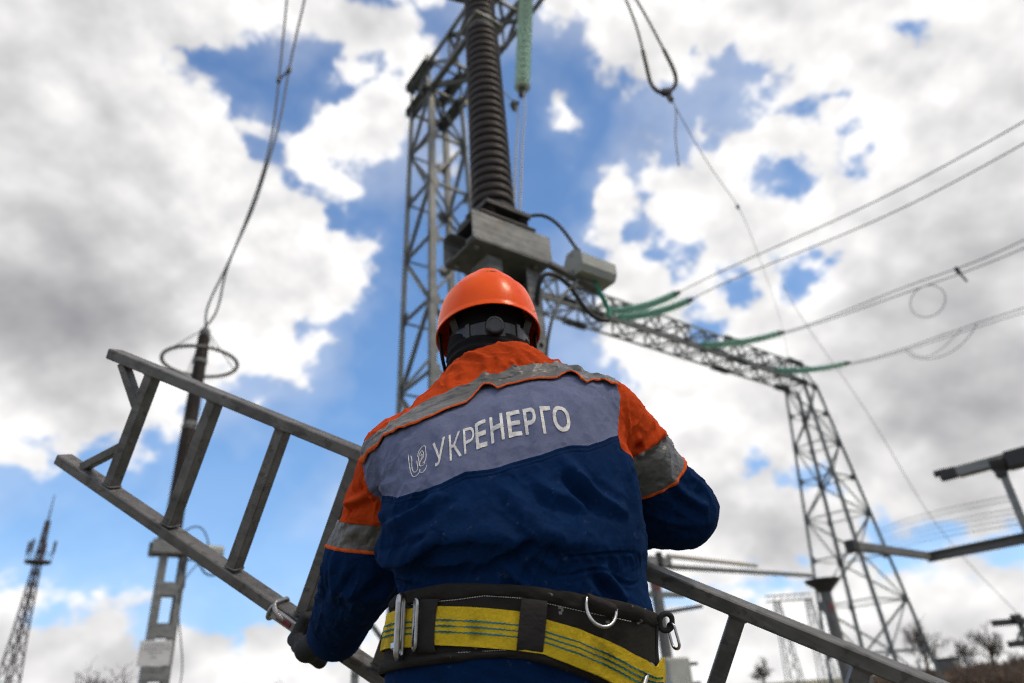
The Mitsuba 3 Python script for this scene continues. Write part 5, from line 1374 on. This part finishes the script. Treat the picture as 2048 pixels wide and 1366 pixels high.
put(hel, "peak", trimesh.Trimesh(pv_, pf, process=False), ORANGE)
put(hel, "crown_cap", trimesh.Trimesh(*(lambda a: (a.vertices, a.faces))(trimesh.creation.icosphere(3, 0.012)), process=False).apply_translation(helmet_pt(np.array(0.0), np.array(0.985), np.array(-0.012))), ORANGE, smooth=True)
STRAPM = mat("black_plastic", (0.016, 0.016, 0.018), 0.28, 0.0, clearcoat=0.3)
def band_fn(th, v, off):
    rx, ry = 0.0890, 0.1105
    zc = -0.050 + 0.035 * sstep(-0.05, 0.9, np.sin(th)) + 0.010 * np.cos(th) ** 2 * (np.sin(th) < 0)
    x, y, z = (rx + off) * np.cos(th), (ry + off) * np.sin(th), zc + (v - 0.5) * 0.036 * (0.75 + 0.25 * np.cos(2 * (th + np.pi / 2)) ** 2)
    X, Y = x * math.cos(YAW) - y * math.sin(YAW), x * math.sin(YAW) + y * math.cos(YAW)
    return np.stack([HC[0] + X, 1.364 + Y, 1.694 + z], -1)
put(hel, "headband", ring_wall(band_fn, np.linspace(0, 2 * np.pi, 121), np.linspace(0, 1, 5), 0.003), STRAPM, smooth=40)
kc = band_fn(np.array(-np.pi / 2), np.array(0.55), np.array(0.003))
kd = unit(np.array([math.sin(YAW), -math.cos(YAW), -0.12]))
knob = lathe([(0, 0), (0.021, 0), (0.0215, 0.004), (0.0195, 0.006), (0.0200, 0.015), (0.0185, 0.018), (0.015, 0.019), (0.0145, 0.0175), (0, 0.0172)], kc, kd, 40)
put(hel, "adjusting_knob", knob, STRAPM, smooth=30, label="round black adjusting knob")
put(hel, "knob_ribs", CM([bar(kc + frame(kd)[0] * 0.0198 * math.cos(a) + frame(kd)[1] * 0.0198 * math.sin(a) + kd * 0.006, kc + frame(kd)[0] * 0.0198 * math.cos(a) + frame(kd)[1] * 0.0198 * math.sin(a) + kd * 0.015, 0.0014) for a in np.arange(30) * 2 * np.pi / 30]), STRAPM, kind="stuff")
for s in (-1, 1):
    th0 = -np.pi / 2 + s * 0.62
    put(hel, "strap_loop", ring_wall(band_fn, np.linspace(th0 - 0.05, th0 + 0.05, 5), np.linspace(-0.1, 1.1, 5), 0.006), STRAPM)
    for dth in (1.0,):
        a, b = band_fn(np.array(-np.pi / 2 + s * dth), np.array(0.9), np.array(0.0)), helmet_pt(np.array(-np.pi / 2 + s * dth), np.array(0.12), np.array(-0.002))
        put(hel, "suspension_tab", bar(a, b, 0.016, 0.004, ref=np.array([s * 0.4, -1, 0])), STRAPM)
CHIN = mat("chin_strap_webbing", (0.015, 0.015, 0.016), 0.8)
REDS = mat("red_strap_edge", (0.36, 0.025, 0.02), 0.6)
for s in (-1, 1):
    a = helmet_pt(np.array(0.0 if s > 0 else np.pi), np.array(0.05), np.array(-0.004))
    c = spline([a, a + (-s * 0.002, 0.006, -0.05), a + (-s * 0.012, 0.03, -0.10), HC + (s * 0.055, 0.085, -0.135), HC + (0, 0.10, -0.145)], 24)
    put(hel, "chin_strap", CM([bar(c[i], c[i + 1] + (c[i + 1] - c[i]) * 0.05, 0.016, 0.003, ref=np.array([s, 0.3, 0])) for i in range(23)]), CHIN, kind="stuff")
    c2 = c[8:20] + np.array([s * 0.001, -0.009, -0.002])
    put(hel, "strap_edge", tube(c2, 0.0025, 6), REDS, smooth=True)
# small maker's print, too small to read
lg = []
u0 = -np.pi / 2 + 0.02
for k, w in enumerate((0.010, 0.003, 0.003, 0.004, 0.003, 0.004, 0.003)):
    th = u0 - 0.085 + (0.0 if k == 0 else 0.055 + 0.026 * k)
    c = helmet_pt(np.array(th), np.array(0.49), np.array(0.0035))
    t = unit(helmet_pt(np.array(th + 0.01), np.array(0.49), np.array(0.0035)) - c)
    up = unit(helmet_pt(np.array(th), np.array(0.50), np.array(0.0035)) - c)
    lg.append((c, t, up, w))
PRB = mat("black_print", (0.02, 0.018, 0.015), 0.5)
PRG = mat("green_print", (0.03, 0.16, 0.05), 0.5)
put(hel, "print", CM([obox(c, t, up, np.cross(t, up), 0.0028, 0.0030, 0.0006) for c, t, up, w in lg[1:]]), PRB, kind="stuff")
c, t, up, w = lg[0]
put(hel, "print_mark", obox(c, unit(t + up), unit(up - t), np.cross(t, up), 0.0034, 0.0034, 0.0006), PRG)

# ---- harness belt
def belt_point(th, z, off):
    sh = np.broadcast(th, z, off).shape
    th, z, off = (np.broadcast_to(a, sh) for a in (th, z, off))
    lo, hi = np.full(sh, 0.05), np.full(sh, 0.40)
    for _ in range(22):
        m = (lo + hi) / 2
        P = np.stack([-0.016 + m * np.cos(th), 1.182 + m * np.sin(th), z], -1)
        f = loft(P, TORSO) - off
        lo, hi = np.where(f < 0, m, lo), np.where(f < 0, hi, m)
    return np.stack([-0.016 + hi * np.cos(th), 1.182 + hi * np.sin(th), z], -1)
def th_of(p):
    p = np.asarray(p)
    return np.arctan2(p[..., 1] - 1.182, p[..., 0] + 0.016)
def line_z(line):
    p = np.array(line)
    t = th_of(p)
    o = np.argsort(t)
    t, z = t[o], p[o, 2]
    # carried on level round the front
    tt2 = np.concatenate([[-np.pi - 0.4], t, [0.4, np.pi / 2, np.pi + 0.2]])
    zz2 = np.concatenate([[z[0]], z, [z[-1], (z[0] + z[-1]) / 2, z[0]]])
    zz2 = np.concatenate([zz2])
    return lambda th: np.interp(np.where(th > np.pi, th - 2 * np.pi, th), tt2, zz2)
def strap(zlo, zhi, th0, th1, off, thick, n=160, m=9, roll=0.0, wav=0.0, seed=0):
    def fn(t, v, o):
        z = zlo(t) + (zhi(t) - zlo(t)) * v
        b = (off(t) if callable(off) else off) + o + roll * np.sin(np.pi * v) ** 0.7 * (o > 0) + wav * (meshkit.noise(np.stack([t * 9, v * 2, 0 * t + seed], -1)) - 0.5)
        return belt_point(t, z, b)
    return ring_wall(fn, np.linspace(th0, th1, n), np.linspace(0, 1, m), thick)
full = (-np.pi, np.pi)
zt_, zs_, zl_, zb_ = line_z(PAD_TOP), line_z(PAD_STITCH), line_z(PAD_LIP), line_z(PAD_BOT)
def web_bsdf(key, base, f, specks=False, rough=0.85, dirt=0.35):
    base = [float(x) for x in base]
    def col(p, n, uv):
        wv_ = mikit.noise(p.x * 260, p.y * 260, p.z * 900)
        w2 = mikit.noise(p.x * 900, p.y * 900, p.z * 300)
        d = mikit.fbm(p.x * 24, p.y * 24, p.z * 24, 4)
        c = mi.Color3f(*base) * (0.72 + 0.3 * wv_ + 0.26 * w2) * (1 - dirt * mikit.smoothstep(0.52, 0.75, d))
        if specks:
            k = mikit.smoothstep(0.84, 0.88, mikit.noise(p.x * 75 + 3, p.y * 75, p.z * 48)) * mikit.smoothstep(0.4, 0.6, mikit.noise(p.x * 300, p.y * 300, p.z * 260))
            c = c + mi.Color3f(0.22, 0.21, 0.20) * k
        return c
    def bmp(p, n, uv):
        return mikit.noise(p.x * 300, p.y * 300, p.z * 1000) + 0.7 * mikit.noise(p.x * 1000, p.y * 1000, p.z * 300) + 2.2 * mikit.fbm(p.x * 50, p.y * 50, p.z * 50, 3)
    return mat(key, col, rough, 0.0, bmp, 0.0009, sheen=0.15, specular=0.2)
PADC = web_bsdf("black_belt_fabric", (0.021, 0.019, 0.017), 1, rough=0.95, specks=True)
LOOPC = web_bsdf("black_webbing", (0.026, 0.023, 0.022), 1)
WEBC = web_bsdf("yellow_webbing", (0.56, 0.385, 0.018), 1, dirt=0.45)
TEALC = web_bsdf("teal_thread", (0.03, 0.15, 0.17), 1)
CHROME = mat("polished_steel", lambda p, n, uv: mikit.mix((0.33, 0.33, 0.34), (0.54, 0.54, 0.55), mikit.fbm(p.x * 70, p.y * 70, p.z * 70, 3)), lambda p, n, uv: 0.2 + 0.2 * mikit.noise(p.x * 120, p.y * 120, p.z * 120), 1.0)
belt = put(worker, "harness_belt", strap(zb_, zt_, *full, 0.004, 0.008, 240, 11, wav=0.003), PADC, smooth=40, label="wide black harness belt")
put(belt, "upper_lip", strap(zs_, zt_, *full, 0.009, 0.004, 240, 9, roll=0.0038, wav=0.005, seed=3), PADC, smooth=40)
put(belt, "lower_lip", strap(zb_, zl_, *full, 0.009, 0.004, 240, 9, roll=0.0036, wav=0.005, seed=5), PADC, smooth=40)
wt_, wb_ = line_z(WEB_TOP), line_z(WEB_BOT)
WOFF = lambda t: 0.0145 + 0.0085 * sstep(-1.42, -1.0, t)
wt0, wt1 = -np.pi - 0.1, float(th_of(np.array(WEB_TOP[-1]))) + 0.10
put(belt, "yellow_webbing", strap(wb_, wt_, wt0, wt1, WOFF, 0.0035, 240, 9, wav=0.0025, seed=8), WEBC, smooth=40, label="yellow webbing strap with teal lines")
TH = np.linspace(wt0, wt1, 420)
for k in (0.36, 0.51, 0.66):
    z = wt_(TH) + (wb_(TH) - wt_(TH)) * k
    wob = 0.0006 * np.sin(np.arange(len(TH)) * 1.1)
    put(belt, "teal_line", strap(lambda t, k=k: wt_(t) + (wb_(t) - wt_(t)) * (k + 0.022 + 0.006 * np.sin(t * 150)), lambda t, k=k: wt_(t) + (wb_(t) - wt_(t)) * (k - 0.022 + 0.006 * np.sin(t * 150)), wt0, wt1, lambda t: WOFF(t) + 0.0027, 0.0016, 520, 3, wav=0.0025, seed=8), TEALC)
# stitch lines as small threads
TRD = mat("white_thread", (0.45, 0.44, 0.43), 0.8)
st = []
for a, b, line, o in ((-2.55, -0.62, zs_, 0.0135), (-2.2, -1.45, zl_, 0.0135)):
    t = np.arange(a, b, 0.022)
    P = belt_point(t, line(t) - 0.001, np.full(t.shape, o))
    Q = belt_point(t + 0.014, line(t + 0.014) - 0.001, np.full(t.shape, o))
    st += [tube([p, q], 0.0006, 5) for p, q in zip(P, Q)]
put(belt, "stitching", CM(st), TRD, kind="stuff")
def loop_strap(quad, name):
    q = np.array(quad)
    ta, tb_ = th_of(q[0]), th_of(q[1])
    tc, td_ = th_of(q[2]), th_of(q[3])
    def fn(t, v, o):
        u = t
        th = (ta + (tb_ - ta) * u) * (1 - v) + (td_ + (tc - td_) * u) * v
        z = (q[0, 2] + (q[1, 2] - q[0, 2]) * u) * (1 - v) + (q[3, 2] + (q[2, 2] - q[3, 2]) * u) * v
        return belt_point(th, z, 0.0135 + 0.0065 * np.sin(np.pi * np.clip(v, 0.0, 1)) ** 0.25 + o)
    put(belt, name, ring_wall(fn, np.linspace(0, 1, 9), np.linspace(-0.03, 1.03, 22), 0.0022), LOOPC, smooth=40)
loop_strap(LOOP_A, "webbing_loop")
loop_strap(LOOP_B, "webbing_loop")
# D ring under its black tab
d0, d1, d2 = (np.array(p) for p in DRING)
thd = float(th_of((d0 + d1) / 2))
def tab_fn(t, v, o):
    th = th_of(d0) + (th_of(d1) - th_of(d0)) * t
    z = d0[2] + (d1[2] - d0[2]) * t + 0.006 - 0.020 * v
    return belt_point(th, z, 0.016 + 0.010 * np.sin(np.pi * np.clip(v, 0, 1)) ** 0.5 + o)
put(belt, "ring_tab", ring_wall(tab_fn, np.linspace(0, 1, 9), np.linspace(0, 1, 11), 0.003), LOOPC, smooth=40)
dx, dm = unit(d1 - d0), (d0 + d1) / 2
dn = unit(np.array([math.cos(thd), math.sin(thd), 0.25]))
dy = unit(np.cross(dn, dx))
dy = dy if dy[2] < 0 else -dy
cpos = belt_point(np.array(thd), np.array(dm[2]), np.array(0.024)) - EZ * 0.004
hw_ = np.linalg.norm(d1 - d0) * 0.54
arc = [cpos + dx * hw_ * s for s in np.linspace(-1, 1, 14)] + [cpos + dx * hw_ * math.cos(a) + dy * 0.034 * math.sin(a) ** 0.8 for a in np.linspace(0.12, np.pi - 0.12, 36)]
put(belt, "metal_ring", closed_tube(np.array(arc), 0.0026, 12), CHROME, smooth=True, label="steel ring under a black tab")
# buckles at the left
for thb, w, h, r, o, nm, tw in ((-2.545, 0.016, 0.084, 0.0045, 0.028, "buckle", 0.9), (-2.44, 0.015, 0.068, 0.0028, 0.024, "buckle", 0.3)):
    z = 1.058
    c = belt_point(np.array(thb), np.array(z), np.array(o))
    nn = np.array([math.cos(thb), math.sin(thb), 0])
    tg = np.array([-math.sin(thb), math.cos(thb), 0])
    ax = unit(tg * math.cos(tw) + nn * math.sin(tw))
    put(belt, nm, closed_tube(rrect(c, ax, unit(EZ + tg * 0.10), w, h, min(w, h) * 0.48), r, 12), CHROME, smooth=True, label="steel buckle at the left hip")
c = belt_point(np.array(-2.60), np.array(1.034), np.array(0.026))
put(belt, "buckle_plate", cbox(c, np.array([-math.sin(-2.6), math.cos(-2.6), 0]), np.array([math.cos(-2.6), math.sin(-2.6), 0]), EZ, 0.022, 0.006, 0.012, 0.0025), CHROME)
# cord, carabiner and end buckle at the right
rc = belt_point(np.array(-0.28), np.array(1.048), np.array(0.016))
put(belt, "cord_knot", closed_tube(rrect(rc + (0.010, 0, -0.006), np.array([1.0, 0.1, 0]), unit(np.array([0.1, -0.3, 1.0])), 0.019, 0.024, 0.009), 0.0042, 10), CHIN, smooth=True)
put(belt, "cord", tube(spline([rc + (-0.004, 0, -0.01), rc + (-0.010, 0.0, -0.04), rc + (-0.018, 0.004, -0.075)], 16), 0.0028, 8), CHIN, smooth=True)
cr = rc + np.array([0.018, 0.0, -0.026])
ca = closed_tube(rrect(cr, unit(np.array([0.55, -0.85, 0.0])), unit(np.array([0.12, 0.0, -1.0])), 0.015, 0.036, 0.0072), 0.0022, 12)
put(belt, "carabiner", ca, CHROME, smooth=True, label="small steel ring hanging at the right hip")
eb = belt_point(np.array(-0.52), np.array(0.962), np.array(0.024))
et = np.array([math.sin(0.52), math.cos(0.52), 0])
put(belt, "end_buckle", closed_tube(rrect(eb, unit(et + EZ * 0.75), unit(EZ - et * 0.75), 0.060, 0.020, 0.009), 0.0042, 12), CHROME, smooth=True)
put(belt, "end_strap", strap(lambda t: wb_(t) * 0 + 0.93 + 0.05 * sstep(-0.5, -0.1, t), lambda t: 0.965 + 0.030 * sstep(-0.62, -0.2, t), -0.62, -0.22, 0.020, 0.003, 24, 7), WEBC, smooth=40)


# ------------------------------------------------------------------ ladder
U0, U1 = np.array([-1.115, 1.669, 1.885]), np.array([0.93, 1.361, 0.805])
L0, L1 = np.array([-1.290, 1.814, 1.6415]), np.array([0.40, 1.660, 0.520])
def ladder_fn(p, n, uv):
    a = mikit.fbm(p.x * 24, p.y * 24, p.z * 24, 4)
    s = mikit.fbm(p.x * 9 + p.z * 20, p.y * 160, p.z * 150 + p.x * 90, 3)
    d = mikit.smoothstep(0.60, 0.72, mikit.fbm(p.x * 55 + 4, p.y * 55, p.z * 55, 3))
    c = mikit.mix((0.10, 0.097, 0.093), (0.165, 0.16, 0.155), mikit.smoothstep(0.3, 0.7, 0.78 * a + 0.22 * s))
    return c * (1 - 0.35 * d) + mi.Color3f(0.06) * mikit.smoothstep(0.74, 0.82, s)
ALUM = mat("ladder_metal", ladder_fn, lambda p, n, uv: 0.36 + 0.3 * mikit.fbm(p.x * 40, p.y * 40, p.z * 40, 3), 0.4, lambda p, n, uv: mikit.fbm(p.x * 70, p.y * 70, p.z * 70, 3), 0.0007)
lad = thing("ladder", "grey metal ladder with square rungs, held by the worker and slanting down to the right", "ladder")
du, dl = unit(U1 - U0), unit(L1 - L0)
nl = unit(np.cross(du, L0 - U0))
nl = nl if nl[1] < 0 else -nl
def rail(a, b):
    d = unit(b - a)
    y = unit(np.cross(nl, d))
    return cbox((a + b) / 2, y, nl, d, 0.029, 0.048, np.linalg.norm(b - a), 0.003)
put(lad, "rail", rail(U0, U1), ALUM)
put(lad, "rail", rail(L0, L1), ALUM)
for n in range(0, 9):
    a = np.array([-0.976, 1.648, 1.812]) + n * np.array([0.1974, -0.0297, -0.1043])
    b = np.array([-1.123, 1.795, 1.533]) + n * np.array([0.1905, -0.0190, -0.1245])
    d = unit(b - a)
    for q, sg in ((a, 1), (b, -1)):
        put(lad, "weld", closed_tube(rrect(q + d * sg * 0.0155, unit(np.cross(nl, d)), nl, 0.032, 0.036, 0.004), 0.0028, 6), ALUM, smooth=True)
    put(lad, "rung", cbox((a + b) / 2, unit(np.cross(nl, d)), nl, d, 0.030, 0.034, np.linalg.norm(b - a) - 0.030, 0.002), ALUM)
ra_, rb_ = np.array([-0.976, 1.648, 1.812]), np.array([-1.123, 1.795, 1.533])
for a, t in ((U0 + du * 0.030, 0.34), (L0 + dl * 0.070, 0.62)):
    b = ra_ + (rb_ - ra_) * t
    d = unit(b - a)
    put(lad, "end_brace", cbox((a + b) / 2 + d * 0.006, unit(np.cross(nl, d)), nl, d, 0.022, 0.028, np.linalg.norm(b - a) - 0.03, 0.002), ALUM)

LABELR = mat("hook_label", speckled((0.10, 0.012, 0.018), (0.22, 0.03, 0.04), 60), 0.6)
HOOKM = mat("worn_steel", speckled((0.22, 0.22, 0.225), (0.42, 0.42, 0.42), 60), 0.38, 0.8)
# snap hook on the lower rail
hk_ = thing("snap_hook", "steel snap hook with a red label clipped round the lower ladder rail", "snap hook")
hc = L0 + dl * (0.816)
hx, hy = unit(np.cross(nl, dl)), nl
put(hk_, "hook", closed_tube(rrect(hc + hy * 0.008, hx, hy, 0.044, 0.066, 0.018), 0.0048, 10), HOOKM, smooth=True)
put(hk_, "gate_lever", tube(spline([hc + hx * 0.02 + hy * 0.034, hc + hx * 0.008 + hy * 0.042 + dl * 0.02, hc + hy * 0.036 + dl * 0.045], 12), 0.006, 8), HOOKM, smooth=True)
put(hk_, "shank", cbox(hc + dl * 0.040 + hy * 0.034, hx, hy, dl, 0.026, 0.010, 0.075, 0.003), HOOKM)
put(hk_, "red_label", cbox(hc + dl * 0.045 + hy * 0.0405, hx, hy, dl, 0.012, 0.003, 0.042, 0.001), LABELR)

# ---- gloves: palm and five fingers closed on the ladder
GLOVE = mat("black_glove", lambda p, n, uv: mi.Color3f(0.012, 0.013, 0.016) * (0.6 + 0.8 * mikit.noise(p.x * 300, p.y * 300, p.z * 300)), 0.75, 0.0, lambda p, n, uv: mikit.noise(p.x * 260, p.y * 260, p.z * 260), 0.0008)
def glove(grip, axis, near, wrist, flip):
    """a hand closed round a bar at grip along axis; near: towards the palm side"""
    d = unit(axis)
    n1 = unit(near - (near @ d) * d)
    u1 = unit(np.cross(d, n1))
    if u1[2] < 0:
        u1 = -u1
    polar = lambda rho, deg: n1 * rho * math.cos(math.radians(deg)) + u1 * rho * math.sin(math.radians(deg))
    def field(p):
        f = np.full(p.shape[:-1], 9.0)
        knuckles = []
        for i, (ln, r) in enumerate(((1.0, 0.0115), (1.06, 0.0118), (1.0, 0.0113), (0.86, 0.0102))):
            o = grip + d * flip * ((i - 1.5) * 0.0225)
            degs = [-52, -112, -112 - 62 * ln, -112 - 112 * ln]
            pts = [o + polar(0.046, degs[0]), o + polar(0.047, degs[1]), o + polar(0.043, degs[2]), o + polar(0.040, degs[3])]
            knuckles.append(pts[0])
            for k in range(3):
                f = smin(f, cone(p, pts[k], pts[k + 1], r * (1 - 0.06 * k), r * (0.94 - 0.06 * k)), 0.003)
        heel = grip + polar(0.060, -5) + (wrist - grip) * 0.25
        for k in knuckles:
            f = smin(f, cone(p, k, heel * 0.6 + (k + (heel - k) * 0.6) * 0.4, 0.0145, 0.019), 0.012)
        f = smin(f, cone(p, heel, wrist, 0.027, 0.033), 0.015)
        t0 = grip - d * flip * 0.035 + polar(0.052, -5)
        t1, t2 = grip - d * flip * 0.040 + polar(0.049, 55), grip - d * flip * 0.022 + polar(0.043, 108)
        for a, b, r0, r1 in ((heel, t0, 0.020, 0.016), (t0, t1, 0.0145, 0.0128), (t1, t2, 0.0125, 0.0105)):
            f = smin(f, cone(p, a, b, r0, r1), 0.005)
        return f
    lo, hi = np.minimum(grip, wrist) - 0.10, np.maximum(grip, wrist) + 0.10
    g = grid(lo, hi, 0.0032)
    v, q = surface_net(field(g), lo, 0.0032)
    m = trimesh.Trimesh(v, q, process=False)
    relax(m, 5)
    return m
gl = L0 + dl * 0.945
gk = put(worker, "glove", glove(gl, dl, np.array([0.10, -0.8, -0.75]), WL - (WL - EL) * 0.10, 1), GLOVE, smooth=True, label="black glove gripping the lower ladder rail")
put(gk, "cuff_strap", trimesh.convex.convex_hull(np.array([WL - (WL - EL) * 0.12 + np.array(o) for o in ((-.02, .02, -.05), (.008, .02, -.05), (.008, .03, -.055), (.014, .01, -.070), (-.01, .03, -.055))])), GLOVE)
gr = U0 + du * 1.357
put(worker, "glove", glove(gr, du, np.array([0.1, -1.0, -0.25]), WR + (WR - ER) * 0.05, -1), GLOVE, smooth=True)
